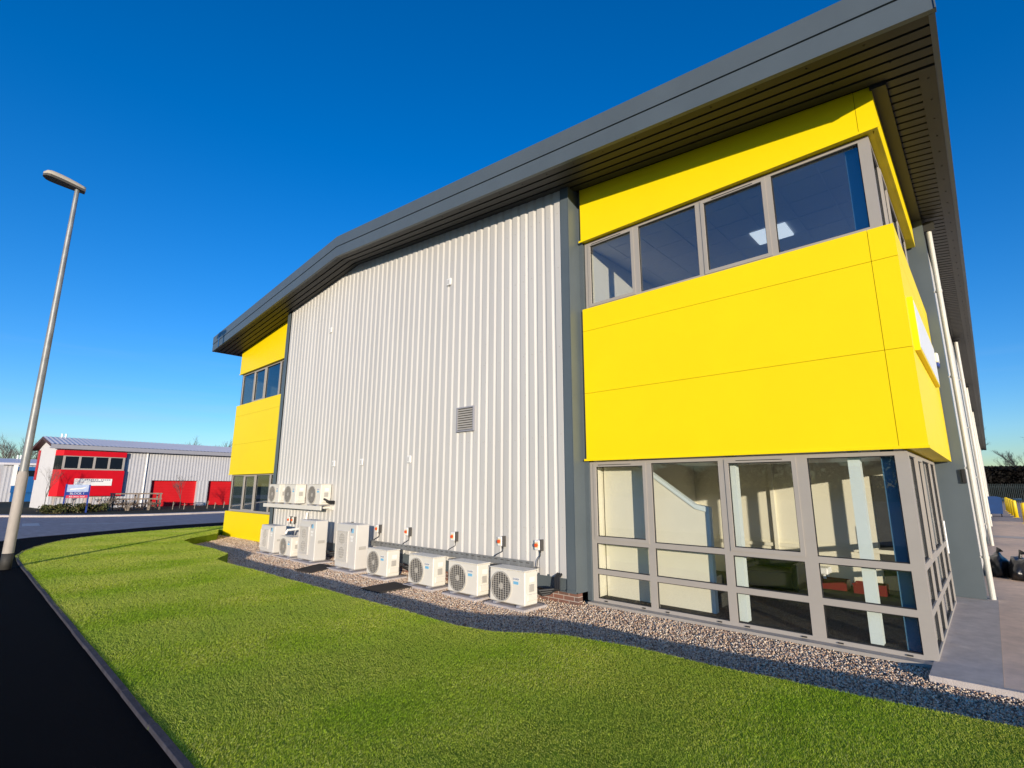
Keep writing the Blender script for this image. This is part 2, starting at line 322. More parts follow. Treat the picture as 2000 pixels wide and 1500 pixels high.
# ------------------------------------------------------------------ grass (stuff)
def make_grass():
    N = 7500000
    P = np.c_[rng.uniform(-26.6, 5, N), rng.uniform(-6.36, 5, N)]
    d = np.hypot(P[:, 0]-CAMP.x, P[:, 1]-CAMP.y)
    keep = rng.random(N) < np.clip((4.0/d)**1.25, 0, 1)
    P = P[keep]; P = P[inpoly(P, lawn_poly)]
    # visible wedge only (the lawn right of and behind the camera is never in view)
    d = np.hypot(P[:, 0]-CAMP.x, P[:, 1]-CAMP.y)
    n = len(P); s = np.clip((d/4.2), .7, 4.5)
    wd = .0017*s**.9*rng.uniform(.7, 1.4, n); h = (.0105+.005*rng.random(n))*rng.uniform(.6, 1.25, n)*s**.4
    a = rng.uniform(0, 2*PI, n)
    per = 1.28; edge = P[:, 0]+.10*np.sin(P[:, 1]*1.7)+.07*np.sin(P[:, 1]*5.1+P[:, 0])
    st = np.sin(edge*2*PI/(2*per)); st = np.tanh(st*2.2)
    lean = np.c_[rng.normal(0, .5, n), rng.normal(0, .5, n)-.7*st]
    base = np.c_[P, np.full(n, LZ-.014)]
    t = np.c_[np.cos(a)*wd, np.sin(a)*wd, np.zeros(n)]
    tip = base+np.c_[lean*h[:, None], h]
    V = np.empty((n, 3, 3), np.float32); V[:, 0] = base-t; V[:, 1] = base+t; V[:, 2] = tip
    T = np.arange(n*3).reshape(n, 3)
    mt, tr, b, r = island_mat('grass_blade', [(.32, .46, .010), (.43, .57, .016), (.52, .65, .03), (.60, .69, .06), (.70, .72, .16)], .6, .25)
    # dry and lush patches plus mown bands
    tc = tr.nodes.new('ShaderNodeTexCoord'); n1 = tr.nodes.new('ShaderNodeTexNoise'); n1.inputs['Scale'].default_value = .9; n1.inputs['Detail'].default_value = 5
    tr.links.new(tc.outputs['Object'], n1.inputs[0])
    mx = tr.nodes.new('ShaderNodeMix'); mx.data_type = 'RGBA'; mx.blend_type = 'MULTIPLY'; mx.inputs['Factor'].default_value = 1
    rp = tr.nodes.new('ShaderNodeValToRGB'); rp.color_ramp.elements[0].position = .32; rp.color_ramp.elements[1].position = .68
    rp.color_ramp.elements[0].color = (.72, .86, .65, 1); rp.color_ramp.elements[1].color = (1.22, 1.08, 2.2, 1)
    n3 = tr.nodes.new('ShaderNodeTexNoise'); n3.inputs['Scale'].default_value = 42; n3.inputs['Detail'].default_value = 3
    r3 = tr.nodes.new('ShaderNodeMapRange'); r3.inputs[1].default_value = .32; r3.inputs[2].default_value = .68; r3.inputs[3].default_value = .62; r3.inputs[4].default_value = 1.30
    m3 = tr.nodes.new('ShaderNodeMix'); m3.data_type = 'RGBA'; m3.blend_type = 'MULTIPLY'; m3.inputs['Factor'].default_value = 1
    tr.links.new(tc.outputs['Object'], n3.inputs[0]); tr.links.new(n3.outputs['Fac'], r3.inputs[0]); tr.links.new(r.outputs[0], m3.inputs['A']); tr.links.new(r3.outputs[0], m3.inputs['B'])
    tr.links.new(n1.outputs['Fac'], rp.inputs[0]); tr.links.new(m3.outputs['Result'], mx.inputs['A']); tr.links.new(rp.outputs[0], mx.inputs['B'])
    # a little light passes through the blades
    tl = tr.nodes.new('ShaderNodeBsdfTranslucent'); ms = tr.nodes.new('ShaderNodeMixShader'); ms.inputs[0].default_value = .45
    out = tr.nodes['Material Output']
    tr.links.new(mx.outputs['Result'], b.inputs['Base Color']); tr.links.new(mx.outputs['Result'], tl.inputs[0])
    tr.links.new(b.outputs[0], ms.inputs[1]); tr.links.new(tl.outputs[0], ms.inputs[2]); tr.links.new(ms.outputs[0], out.inputs[0])
    # mown bands: light caught by rolled blades is mixed in as paler colour
    at = tr.nodes.new('ShaderNodeAttribute'); at.attribute_name = 'mown_band_light'; mb_ = tr.nodes.new('ShaderNodeMix'); mb_.data_type = 'RGBA'; mb_.inputs['B'].default_value = (.66, .71, .16, 1)
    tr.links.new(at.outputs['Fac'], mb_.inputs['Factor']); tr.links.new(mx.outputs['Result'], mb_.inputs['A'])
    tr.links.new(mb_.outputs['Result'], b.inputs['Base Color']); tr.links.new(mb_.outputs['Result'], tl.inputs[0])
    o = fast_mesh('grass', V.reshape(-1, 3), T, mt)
    al = o.data.attributes.new('mown_band_light', 'FLOAT', 'POINT'); al.data.foreach_set('value', np.repeat(.17+.19*st, 3).astype(np.float32))
    tag(o, 'short mown green grass covering the lawn', kind='stuff')
make_grass()

def make_gravel():
    N = 420000
    P = np.c_[rng.uniform(-22.9, 3.5, N), rng.uniform(-3, .15, N)]
    P = P[inpoly(P, grav_poly)]
    d = np.hypot(P[:, 0]-CAMP.x, P[:, 1]-CAMP.y)
    k = rng.random(len(P)) < np.clip((7/d)**.8, 0, 1)*.72; P = P[k]; d = d[k]; n = len(P)
    ico = []; ph = (1+5**.5)/2
    for a in (-1, 1):
        for b in (-ph, ph): ico += [(0, a, b), (a, b, 0), (b, 0, a)]
    ico = np.array(ico); ico /= np.linalg.norm(ico[0])
    # faces of the icosahedron = triples at minimum distance
    D = np.linalg.norm(ico[:, None]-ico[None], axis=2); e = D[D > .1].min()*1.05
    faces = [(i, j, k) for i in range(12) for j in range(i+1, 12) for k in range(j+1, 12) if D[i, j] < e and D[j, k] < e and D[i, k] < e]
    faces = [f if np.dot(np.cross(ico[f[1]]-ico[f[0]], ico[f[2]]-ico[f[0]]), ico[f[0]]) > 0 else (f[0], f[2], f[1]) for f in faces]
    s = rng.uniform(.0045, .0125, n)**1.0*np.clip(d/7, .8, 2.0)**.5
    sh = np.c_[rng.uniform(.8, 1.5, n), rng.uniform(.7, 1.2, n), rng.uniform(.5, .9, n)]
    q = rng.normal(size=(n, 4)); q /= np.linalg.norm(q, axis=1)[:, None]; ww, x, y, z = q.T
    Rm = np.stack([1-2*(y*y+z*z), 2*(x*y-z*ww), 2*(x*z+y*ww), 2*(x*y+z*ww), 1-2*(x*x+z*z), 2*(y*z-x*ww), 2*(x*z-y*ww), 2*(y*z+x*ww), 1-2*(x*x+y*y)], 1).reshape(n, 3, 3)
    V = ico[None]*sh[:, None]*s[:, None, None]*rng.uniform(.8, 1.15, (n, 12, 1)); V = np.einsum('nij,nkj->nki', Rm, V)
    V += np.c_[P, .008+rng.uniform(0, .022, n)][:, None]
    T = (np.array(faces)[None]+12*np.arange(n)[:, None, None]).reshape(-1, 3)
    mt, *_ = island_mat('gravel_stone', [(.16, .10, .07), (.46, .29, .19), (.62, .44, .30), (.74, .57, .40), (.80, .67, .50), (.40, .28, .21), (.84, .76, .64), (.62, .38, .24)], .75, .3)
    o = fast_mesh('gravel', V.reshape(-1, 3), T, mt); tag(o, 'loose pinkish decorative gravel along the foot of the wall', kind='stuff')
make_gravel()

# ------------------------------------------------------------------ main warehouse
WH = empty('warehouse', (-11.3, 0, 0), label='large grey and yellow industrial unit with wide anthracite roof overhang', cat='building')
OX = 11.3
def wb(mb, name, mt, parent=WH, smooth=False):
    """build in world coordinates under the warehouse (or a part of it)"""
    o = mb.build(name, mt, None, smooth); o.parent = parent
    if parent is WH: o.matrix_parent_inverse = Matrix.Translation((OX, 0, 0))
    return o
RX, ZR = -12.75, 8.60                    # ridge (underside)
XL, XR_ = -23.2, .72
zs = lambda x: ZR-(.1045*(x-RX) if x > RX else .0945*(RX-x))      # soffit height
YF, YB, OV = -1.0, 92, 0
# -- silver corrugated gable wall between the bays
def ribs(x0, x1, y, z0, zt, pitch=.2247, dep=.026, back=.06):
    b = MB(); n = int(round((x1-x0)/pitch)); p = (x1-x0)/n; prof = []
    for i in range(n):
        a = x0+i*p
        prof += [(a, y+dep), (a+.17*p, y+dep), (a+.25*p, y), (a+.84*p, y)]
    prof.append((x1, y+dep))
    v = []
    for (px, py) in prof: v += [(px, py, z0), (px, py, zt(px))]
    b.add(v, [(2*i, 2*i+2, 2*i+3, 2*i+1) for i in range(len(prof)-1)])
    return b, n, p
SX0, SX1 = -17.30, -5.06
wall, n, p = ribs(SX0, SX1, -.25, .42, lambda x: zs(x)+.05)
# fasteners in a few rows
for zr in (1.25, 2.9, 4.55, 6.15, 7.3):
    for i in range(n):
        x = SX0+i*p+.60*p
        if zr < zs(x)-.2: wall.box(x-.008, x+.008, -.256, -.2505, zr+.03*math.sin(i*.37)-.008, zr+.03*math.sin(i*.37)+.008, 1)
for i in range(4, n, 5):
    for z in np.arange(.8, 8, .42):
        x = SX0+i*p+.80*p
        if z < zs(x)-.25: wall.box(x-.007, x+.007, -.256, -.2505, z-.007, z+.007, 1)
wb(wall, 'wall', [M['silver'], M['wire']])
b = MB().box(SX0, SX1, -.20, -.10, .2, 7.2); wb(b, 'wall_core', M['anth'])
b = MB()
b.box(SX1, -4.87, -.275, -.26, .21, zs(-4.9)+.03); b.box(-4.90, -4.87, -.26, .12, .21, zs(-4.9)+.03); b.box(-4.875, -4.862, -.283, -.262, .24, zs(-4.9)+.03)
b.box(-4.8695, -4.783, .062, .118, .07, zs(-4.8)+.03); wb(b, 'corner_trim', M['anth'])
b = MB(); b.box(-17.52, SX0, -.275, -.26, .21, zs(-17.5)+.03); b.box(-17.52, -17.49, -.26, .12, .21, zs(-17.5)+.03)
wb(b, 'corner_trim', M['anth'])
b = MB(); b.box(SX0, SX1, -.235, -.20, .205, .455); b.box(SX0, SX1, -.262, -.235, .415, .43); b.box(-5.06, -4.87, -.29, -.276, .21, .26)
b.box(-17.3, -4.87, -.27, -.236, .21, .228)
wb(b, 'base_trim', M['anth'])
b = MB(); b.box(-17.5, -4.87, -.225, -.1, -.03, .204); b.box(-4.84, -.13, .0, .14, -.03, .056); b.box(-22.6, -17.5, .02, .14, -.03, .03)
wb(b, 'plinth', M['brick'])

# -- yellow boxes (front face at y=0), right bay and left bay
def ybox(x0, x1, z0, ztop, joints, vj=None, ret=4.67, side=1, flange=True, slope=False, name='panel'):
    """front sheet plus a return along the side; 8 mm joints between the panels"""
    b = MB(); J = .006
    zz = [z0]+joints+[None]
    cuts = [x0, vj, x1] if vj else [x0, x1]
    for i in range(len(zz)-1):
        for k in range(len(cuts)-1):
            a, c = cuts[k]+(J if k else 0), cuts[k+1]
            lo = zz[i]+(J if i else 0)
            if zz[i+1] is None: hi = [ztop(a), ztop(c)]
            else: hi = [zz[i+1]]*2
            b.prismy([(a, lo), (c, lo), (c, hi[1]), (a, hi[0])], 0, .05)
    if side:
        xs = x1 if side > 0 else x0; s = side
        ys = [.05, 2.0, ret]
        for i in range(len(zz)-1):
            for k in range(2):
                lo = zz[i]+(J if i else 0); hi = (ztop(xs) if zz[i+1] is None else zz[i+1])
                X = sorted((xs, xs-s*.05)); b.box(X[0], X[1], ys[k]+(J if k else .0005), ys[k+1], lo, hi)
    if flange: b.box(x0-.045, x1+.012*(side > 0)-.0, -.012, .0, z0-.006, z0+.03)
    # soffit of the box
    b.box(x0+.01, x1-.06, .051, .13, z0+.004, z0+.03)
    if side > 0: b.box(x1-.26, x1-.051, .131, ret, z0+.004, z0+.03)
    return wb(b, name, M['yellow'])
core = MB()
ybox(-4.78, 0, 2.435, lambda x: 5.277, [3.65, 4.835], -.28)
ybox(-4.78, 0, 6.665, lambda x: zs(x)+.02, [], -.21)
# upper edge coping of the lower box
b = MB().box(-4.78, -.0505, .0505, .1, 5.255, 5.277); wb(b, 'coping', M['yellow'])
XD = -22.6
ybox(XD, -17.45, 2.435, lambda x: 5.3, [3.65, 4.835], None, side=0)
ybox(XD, -17.45, 6.665, lambda x: zs(x)+.02, [], None, side=0)
ybox(XD, -17.45, .03, lambda x: .99, [], None, side=0, flange=False)
b = MB(); b.box(XD, XD+.05, .0505, 5, 2.436, 5.3); b.box(XD, XD+.05, .0505, 5, 6.67, zs(XD)); b.box(XD, XD+.05, .0505, 5, .03, .99); wb(b, 'panel', M['yellow'])

# -- structure inside the boxes, floors and side walls
def room(x0, x1, y1, z0, z1, left, right):
    b = MB(); b.box(x0, x1, .16, y1, z0-.06, z0); wb(b, 'floor', M['carpet'])
    b = MB(); b.box(x0, x1, .16, y1, z1, z1+.06); wb(b, 'ceiling', M['ceil'])
    b = MB(); b.box(x0, x1, y1, y1+.08, z0-.05, z1+.05)
    if left: b.box(x0-.06, x0, .16, y1, z0, z1)
    if right: b.box(x1, x1+.06, .16, y1, z0, z1)
    wb(b, 'interior_wall', M['cream'])
room(-4.74, -.32, 4.45, .115, 2.47, True, False)
room(-4.74, -.32, 4.45, 5.25, 6.62, True, False)
room(-22.45, -17.55, 4.0, .9, 2.47, True, True)
room(-22.45, -17.55, 4.0, 5.25, 6.62, True, True)
b = MB(); b.box(-4.80, -4.745, .125, 4.5, 2.56, 5.18); wb(b, 'inner_wall', M['anth'])
# grey return pier beyond the bay and the long side wall
b = MB(); b.box(-.30, .16, 4.72, 4.80, .085, 7.25); b.box(-.30, -.25, 4.12, 4.72, .085, 2.43); b.box(-.3, -.25, 4.12, 4.72, 5.25, 6.66); wb(b, 'pier', M['anth'])
def sideribs():
    b = MB(); y0, y1, pt = 5.6, 90, .2247; v = []; prof = []
    y = y0
    while y < y1:
        prof += [(y, .10), (y+.2*pt, .10), (y+.34*pt, .134), (y+.86*pt, .134)]; y += pt
    for (py, px) in prof: v += [(px, py, .4), (px, py, 7.25)]
    return b.add(v, [(2*i, 2*i+2, 2*i+3, 2*i+1) for i in range(len(prof)-1)])
wb(sideribs(), 'side_wall', M['silver'])
b = MB(); b.box(.0, .098, 4.81, 90, .085, 7.25); b.box(.1, .15, 4.81, 5.6, .085, 7.25)
for y in (16.6, 28.3, 40, 52): b.box(.099, .15, y, y+1.0, .085, 7.25)
wb(b, 'side_frame', M['anth'])
b = MB(); b.box(-22.7, -22.64, 5, 90, 0, 7.6); b.box(-22.6, 0, 89.9, 90, 0, 7.2); wb(b, 'rear_wall', M['silver'])

# -- windows
def window(x0, x1, z0, z1, y, mull, rows, vents=(), name='window', axis='x', thick=.07, mw=.115, glass=M['glass'], opens=(), head=.05, foot=.05, jl=.09, jr=.115, sill=True, handle=None):
    """glazed screen; mull = mullion (x0, x1) spans, rows = transom spans; axis 'y' runs along the side wall"""
    b = MB()
    def bx(a, c, d0, d1, e, f):
        if axis == 'x': b.box(a, c, d0, d1, e, f)
        else: b.box(d0, d1, a, c, e, f)
    sgn = 1 if axis == 'x' else -1
    Y = lambda d: y+sgn*d
    def bar(a, c, e, f, d=0.0, t=thick):
        yy = sorted((Y(d), Y(d+t))); bx(a, c, yy[0], yy[1], e, f)
    bar(x0, x1, z0, z0+foot); bar(x0, x1, z1-head, z1)
    cols = []; a = x0+jl
    for (m0, m1) in mull: cols.append((a, m0)); a = m1
    cols.append((a, x1-jr))
    bar(x0, x0+jl, z0+foot, z1-head); bar(x1-jr, x1, z0+foot, z1-head)
    for (m0, m1) in mull: bar(m0, m1, z0+foot, z1-head)
    bands = []; e = z0+foot
    for (r0, r1) in rows: bands.append((e, r0)); e = r1
    bands.append((e, z1-head))
    for (c0, c1) in cols:
        for (r0, r1) in rows: bar(c0, c1, r0, r1)
    panes = []
    for ci, (c0, c1) in enumerate(cols):
        for bi, (e0, e1) in enumerate(bands):
            if ci in opens and bi == len(bands)-1:      # opening sash stands 12 mm proud
                t = .055
                for q in ((c0-.02, c0+t-.02, e0-.02, e1+.02), (c1-t+.02, c1+.02, e0-.02, e1+.02), (c0+t-.02, c1-t+.02, e0-.02, e0+t-.02), (c0+t-.02, c1-t+.02, e1-t+.02, e1+.02)): bar(*q, d=-.012, t=.05)
                panes.append((c0+t-.02, c1-t+.02, e0+t-.02, e1-t+.02))
            else: panes.append((c0, c1, e0, e1))
    fr = wb(b, name, M['frame'])
    gk = MB()
    for (c0, c1, e0, e1) in panes:
        pb = MB(); yy = sorted((Y(.035), Y(.045)))
        (pb.box(c0, c1, yy[0], yy[1], e0, e1) if axis == 'x' else pb.box(yy[0], yy[1], c0, c1, e0, e1))
        wb(pb, 'pane', glass, fr)
        g = .012; yy = sorted((Y(.018), Y(.034)))
        for q in ((c0, c0+g, e0, e1), (c1-g, c1, e0, e1), (c0+g, c1-g, e0, e0+g), (c0+g, c1-g, e1-g, e1)):
            (gk.box(q[0], q[1], yy[0], yy[1], q[2], q[3]) if axis == 'x' else gk.box(yy[0], yy[1], q[0], q[1], q[2], q[3]))
    wb(gk, 'gasket', M['dark'], fr)
    if vents:
        for (v0, v1, vz, hh) in vents:
            vb = MB()
            if axis == 'x': vb.box(v0, v1, Y(-.018), Y(-.0005), vz, vz+hh)
            else: vb.box(y+.0005, y+.016, v0, v1, vz, vz+hh)
            wb(vb, 'vent_slot' if v1-v0 > .2 else 'drain_slot', M['dark'], fr)
    return fr
drain = [(-4.55+.0, -4.50, .085, .014), (-3.85, -3.80, .085, .014), (-3.45, -3.40, .085, .014), (-2.66, -2.60, .085, .014), (-2.28, -2.22, .085, .014), (-1.58, -1.52, .085, .014), (-1.18, -1.12, .085, .014), (-.50, -.44, .085, .014)]
gw = window(-4.78, -.215, .07, 2.41, .10, [(-3.70, -3.585), (-2.49, -2.375), (-1.455, -1.30)], [(.515, .595), (1.02, 1.10)],
            vents=drain+[(-4.6, -3.95, 2.352, .009), (-2.22, -1.6, 2.352, .009)], opens=(0, 2), jr=.13)
b = MB().box(-4.80, -.10, -.05, .115, .058, .0695); b.box(-4.80, -.10, -.05, -.046, .03, .058); b.box(-.20, -.10, .116, 3.70, .0582, .0692); b.box(-.104, -.10, -.026, 3.7, .02, .058)
wb(b, 'sill', M['frame'], gw)
window(.1695, 4.12, .072, 2.41, -.215, [(.93, 1.05), (1.70, 1.84), (3.05, 3.2)], [(.515, .595), (1.02, 1.10)], axis='y', opens=(1,), jl=.06, jr=.1)
b = MB().tube([(-.17, 3.28, .95), (-.17, 3.28, 1.45)], .014, 8); wb(b, 'door_handle', M['white'])
window(-4.76, -.12, 5.262, 6.655, .10, [(-3.72, -3.60), (-2.54, -2.43), (-1.46, -1.36)], [], vents=[(-4.6, -3.95, 6.588, .010), (-2.25, -1.62, 6.588, .010), (-3.5, -3.46, 5.285, .008), (-2.72, -2.68, 5.285, .008), (-1.2, -1.15, 5.285, .008), (-.5, -.45, 5.285, .008)], opens=(0, 2), jr=.125, foot=.09, glass=M['glassu'])
window(.1695, 4.2, 5.262, 6.655, -.12, [(.93, 1.05), (1.70, 1.84), (3.05, 3.2)], [], axis='y', opens=(1,), jl=.08, jr=.1, foot=.09, glass=M['glassu'])
M['glassd'] = glass_mat('left_bay_glass', (.5, .56, .6), 2.0)
window(XD+.1, -17.5, 5.27, 6.655, .10, [(-21.25, -21.13), (-20.1, -19.98), (-18.75, -18.63)], [], opens=(1,), glass=M['glassd'], foot=.08)
window(XD+.1, -17.5, .99, 2.43, .10, [(-21.25, -21.13), (-20.1, -19.98), (-18.75, -18.63)], [], opens=(1,), glass=M['glassd'], foot=.08)

for z0, z1 in ((5.31, 6.66), (1.0, 2.43)):
    b = MB().box(XD+.004, XD+.03, .12, 5, z0, z1); wb(b, 'side_glazing', M['blackglass'])

# -- what is seen through the glass
for x0, x1 in ((-2.43, -2.29), (-.86, -.73)):
    b = MB().box(x0, x1, .24, .38, .116, 2.469); wb(b, 'column', M['colw'])
b = MB().box(-.50, -.37, .22, .34, .116, 2.469); wb(b, 'column', M['colb']); b = MB().box(-.42, -.26, .24, .34, 5.251, 6.619); wb(b, 'column', M['colb'])
b = MB().prismy([(-4.70, .116), (-2.86, .116), (-2.86, 1.62), (-3.02, 1.66), (-3.75, 2.18), (-4.10, 2.44), (-4.70, 2.44)], .42, .50)
wb(b, 'stair_flank', M['cream'])
b = MB().prismy([(-2.86, 1.60), (-2.80, 1.60), (-2.80, 1.67), (-3.03, 1.71), (-4.10, 2.469), (-4.19, 2.469), (-3.02, 1.64)], .40, .52); b.box(-2.859, -2.80, .41, .51, .116, 1.60)
wb(b, 'handrail', M['colw'])
b = MB()
for i in range(9): b.box(-4.7+i*.0, -2.9-.2*i, .55, 1.55, .116+.2*i, .116+.2*(i+1))
wb(b, 'staircase', M['carpet'])
b = MB().box(-3.05, -2.98, 4.36, 4.449, .116, 2.469); b.box(-4.7, -.4, 4.40, 4.4495, .75, .82); wb(b, 'trunking', M['cream'])
b = MB().box(-1.22, -.42, 4.425, 4.4485, .116, 2.2); wb(b, 'wall_shade_panel', M['carpet'])  # dark sheet added to paint shade on the back wall
b = MB().bbox(-2.2, -1.6, 1.75, 2.33, 6.585, 6.619, .006); wb(b, 'ceiling_light', M['led'])
b = MB()
for x in np.arange(-4.4, -.4, .6): b.box(x, x+.012, .3, 4.4, 6.612, 6.6195)
for y in np.arange(.55, 4.4, .6): b.box(-4.7, -.4, y, y+.012, 6.614, 6.6197)
wb(b, 'ceiling_grid', M['ceil2'])

# -- roof: fascia in two tiers, ribbed soffit, sheet
rf = MB()
TH = .63
def slab(b, x0, x1, y0, y1, lo, hi, mi=0):
    b.prismy([(x0, zs(x0)+lo), (x1, zs(x1)+lo), (x1, zs(x1)+hi), (x0, zs(x0)+hi)], y0, y1, mi)
for (a, c) in ((XL, RX), (RX, XR_)): slab(rf, a, c, YF+.07, YB, .42, TH-.04)
ro = wb(rf, 'roof', M['anth'])
b = MB()
for (a, c) in ((XL, RX), (RX, XR_)):
    slab(b, a, c, YF-.012, YF+.06, 0, .295); slab(b, a, c, YF-.022, YF+.06, .315, TH); slab(b, a, c, YF+.02, YF+.06, .295, .315)
# eaves along both sides
for xs, s in ((XR_, 1), (XL, -1)):
    X = sorted((xs, xs-s*.06)); b.box(X[0], X[1], YF+.061, YB, zs(xs)+.001, zs(xs)+.295); b.box(X[0]+.01*(s < 0)*-1, X[1]+.01*(s > 0), YF+.061, YB, zs(xs)+.315, zs(xs)+.62)
b.box(XR_-.001, XR_+.012, YF-.024, YF+.06, zs(XR_)-.004, zs(XR_)+TH+.004)
wb(b, 'fascia', M['anth'], ro)
b = MB().box(-22.49, -22.4, YF-.026, YF-.0225, zs(-22.4)-.004, zs(-22.4)+TH+.004); wb(b, 'fascia_joint', M['bluep'], ro)
def soffit():
    b = MB()
    def planks(xa, xc, y0, y1, pt=.185):
        y = y0
        while y < y1-.02:
            e = min(y+pt-.042, y1)
            for (a, c) in ((xa, RX), (RX, xc)) if xa < RX < xc else ((xa, xc),): slab(b, a, c, y, e, .0, .03)
            y += pt
    planks(XL+.06, XR_-.06, YF+.061, -.02)
    planks(.16, XR_-.23, .0, YB)
    for (a, c) in ((XL+.06, RX), (RX, XR_-.06)): slab(b, a, c, YF+.061, .3, .09, .10)
    slab(b, -.4, XR_-.06, .3, YB, .09, .10)
    slab(b, XR_-.229, XR_-.061, -.019, YB, -.012, .03)       # border trim along the eave
    slab(b, XL, -22, .0, YB, .0, .04)
    for x in np.arange(XL+.3, XR_-.1, .62):                  # rivets
        slab(b, x, x+.02, YF+.12, YF+.14, -.008, .0, 1)
        slab(b, x+.2, x+.22, YF+.62, YF+.64, -.008, .0, 1)
    for y in np.arange(.2, 60, .5): slab(b, XR_-.15, XR_-.13, y, y+.02, -.02, -.012, 1)
    return b
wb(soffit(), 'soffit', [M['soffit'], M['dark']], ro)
b = MB(); slab(b, -.02, .158, -.03, 4.70, -.05, .03); slab(b, .159, .20, 4.72, YB, -.03, .04); wb(b, 'eaves_trim', M['soffit'], ro)

# -- downpipes, vents, sign and fittings
for (x, y, zt, r) in ((.235, 4.86, 6.98, .043), (.24, 16.1, 7.1, .05), (.22, 27.7, 7.1, .05), (.22, 39.5, 7.1, .05)):
    b = MB().tube([(x, y, .079), (x, y, zt)], r, 14)
    for z in (.75, 2.3, 4.0, 5.7): b.tube([(x, y, z), (x, y, z+.05)], r+.006, 14); b.box(x-.11, x-.03, y-.015, y+.015, z+.01, z+.04)
    wb(b, 'downpipe', M['pipe'])
    b = MB().box(x-.09, x+.10, y-.08, y+.10, zt+.001, 7.16); wb(b, 'outlet_box', M['soffit'])
lv = MB(); lv.box(-8.02, -7.46, -.30, -.252, 3.15, 3.18); lv.box(-8.02, -7.46, -.30, -.252, 3.66, 3.69); lv.box(-8.02, -7.99, -.30, -.252, 3.18, 3.66); lv.box(-7.49, -7.46, -.30, -.252, 3.18, 3.66)
lvo = wb(lv, 'louvre', M['ggrey'])
b = MB().box(-7.99, -7.49, -.258, -.253, 3.18, 3.66); wb(b, 'louvre_back', M['dark'], lvo)
b = MB()
for k in range(9): z = 3.19+k*.052; b.add([(-7.989, -.298, z), (-7.491, -.298, z), (-7.491, -.262, z+.04), (-7.989, -.262, z+.04), (-7.989, -.298, z+.004), (-7.491, -.298, z+.004), (-7.491, -.262, z+.044), (-7.989, -.262, z+.044)], [(0, 1, 2, 3), (4, 5, 6, 7), (0, 1, 5, 4)])
wb(b, 'louvre_blades', M['wire'], lvo)
for (x, z) in ((-8.43, 6.80), (-14.2, 6.82), (-13.42, 2.62), (-11.9, 2.62), (-9.75, 2.62)):
    b = MB().bbox(x-.075, x+.075, -.285, -.251, z-.085, z+.085, .01); vo = wb(b, 'air_brick', M['white'])
    b = MB().box(x-.045, x+.02, -.289, -.2855, z-.05, z+.05); wb(b, 'grille', M['silver'], vo)
b = MB().box(.0, .055, .30, 3.62, 3.66, 4.36)
sg = wb(b, 'sign_box', M['yellow']); b = MB().box(.0555, .059, .34, 3.58, 3.70, 4.32); wb(b, 'sign_face', M['white'], sg)
b = MB().bbox(.0, .075, 4.33, 4.60, 4.24, 4.42, .02); ab = wb(b, 'alarm_box', M['white']); b = MB().bbox(.003, .07, 4.35, 4.58, 4.16, 4.2395, .015); wb(b, 'alarm_strobe', M['blued'], ab)
b = MB().bbox(.10, .165, 4.66, 4.715, 2.05, 2.30, .01); wb(b, 'wall_light', M['dark']); 

# loose things inside the ground floor
t = empty('sofa', (-2.75, 3.05, .116), label='low black sofa seen through the ground floor window behind a white column', cat='sofa')
MB().bbox(-.40, .42, -.30, .35, .05, .36, .03).build('seat', M['dark'], t); MB().bbox(-.40, .42, .20, .36, .3605, .62, .03).build('backrest', M['dark'], t)
for s in (-1, 1): MB().bbox(.01+s*.44-.05, .01+s*.44+.05, -.30, .36, .05, .50, .02).build('armrest', M['dark'], t)
for (x, y, c, lab) in ((-1.95, 3.9, 'redd', 'red plastic crate on the dark floor inside the ground floor office, left one'), (-1.35, 3.8, 'redd', 'red plastic crate on the dark floor inside, right one beside the white column')):
    t = empty('crate', (x, y, .116), label=lab, cat='crate', group='red crates inside the office')
    b = MB(); b.box(-.24, .24, -.17, .17, .0, .02)
    for q in ((-.24, .24, -.17, -.155), (-.24, .24, .155, .17), (-.24, -.225, -.155, .155), (.225, .24, -.155, .155)): b.box(*q, .0205, .17)
    b.build('tub', M['crate'], t); MB().box(-.255, .255, -.185, -.171, .15, .18).build('rim', M['crate'], t)
t = empty('stool', (-2.35, 4.1, .116), label='low white stool on the office floor near the back wall', cat='stool')
MB().bbox(-.32, .32, -.18, .18, .22, .34, .02).build('seat', M['white'], t)
for sx in (-1, 1):
    for sy in (-1, 1): MB().tube([(sx*.26, sy*.13, 0), (sx*.24, sy*.12, .2195)], .03, 8).build('leg', M['white'], t)

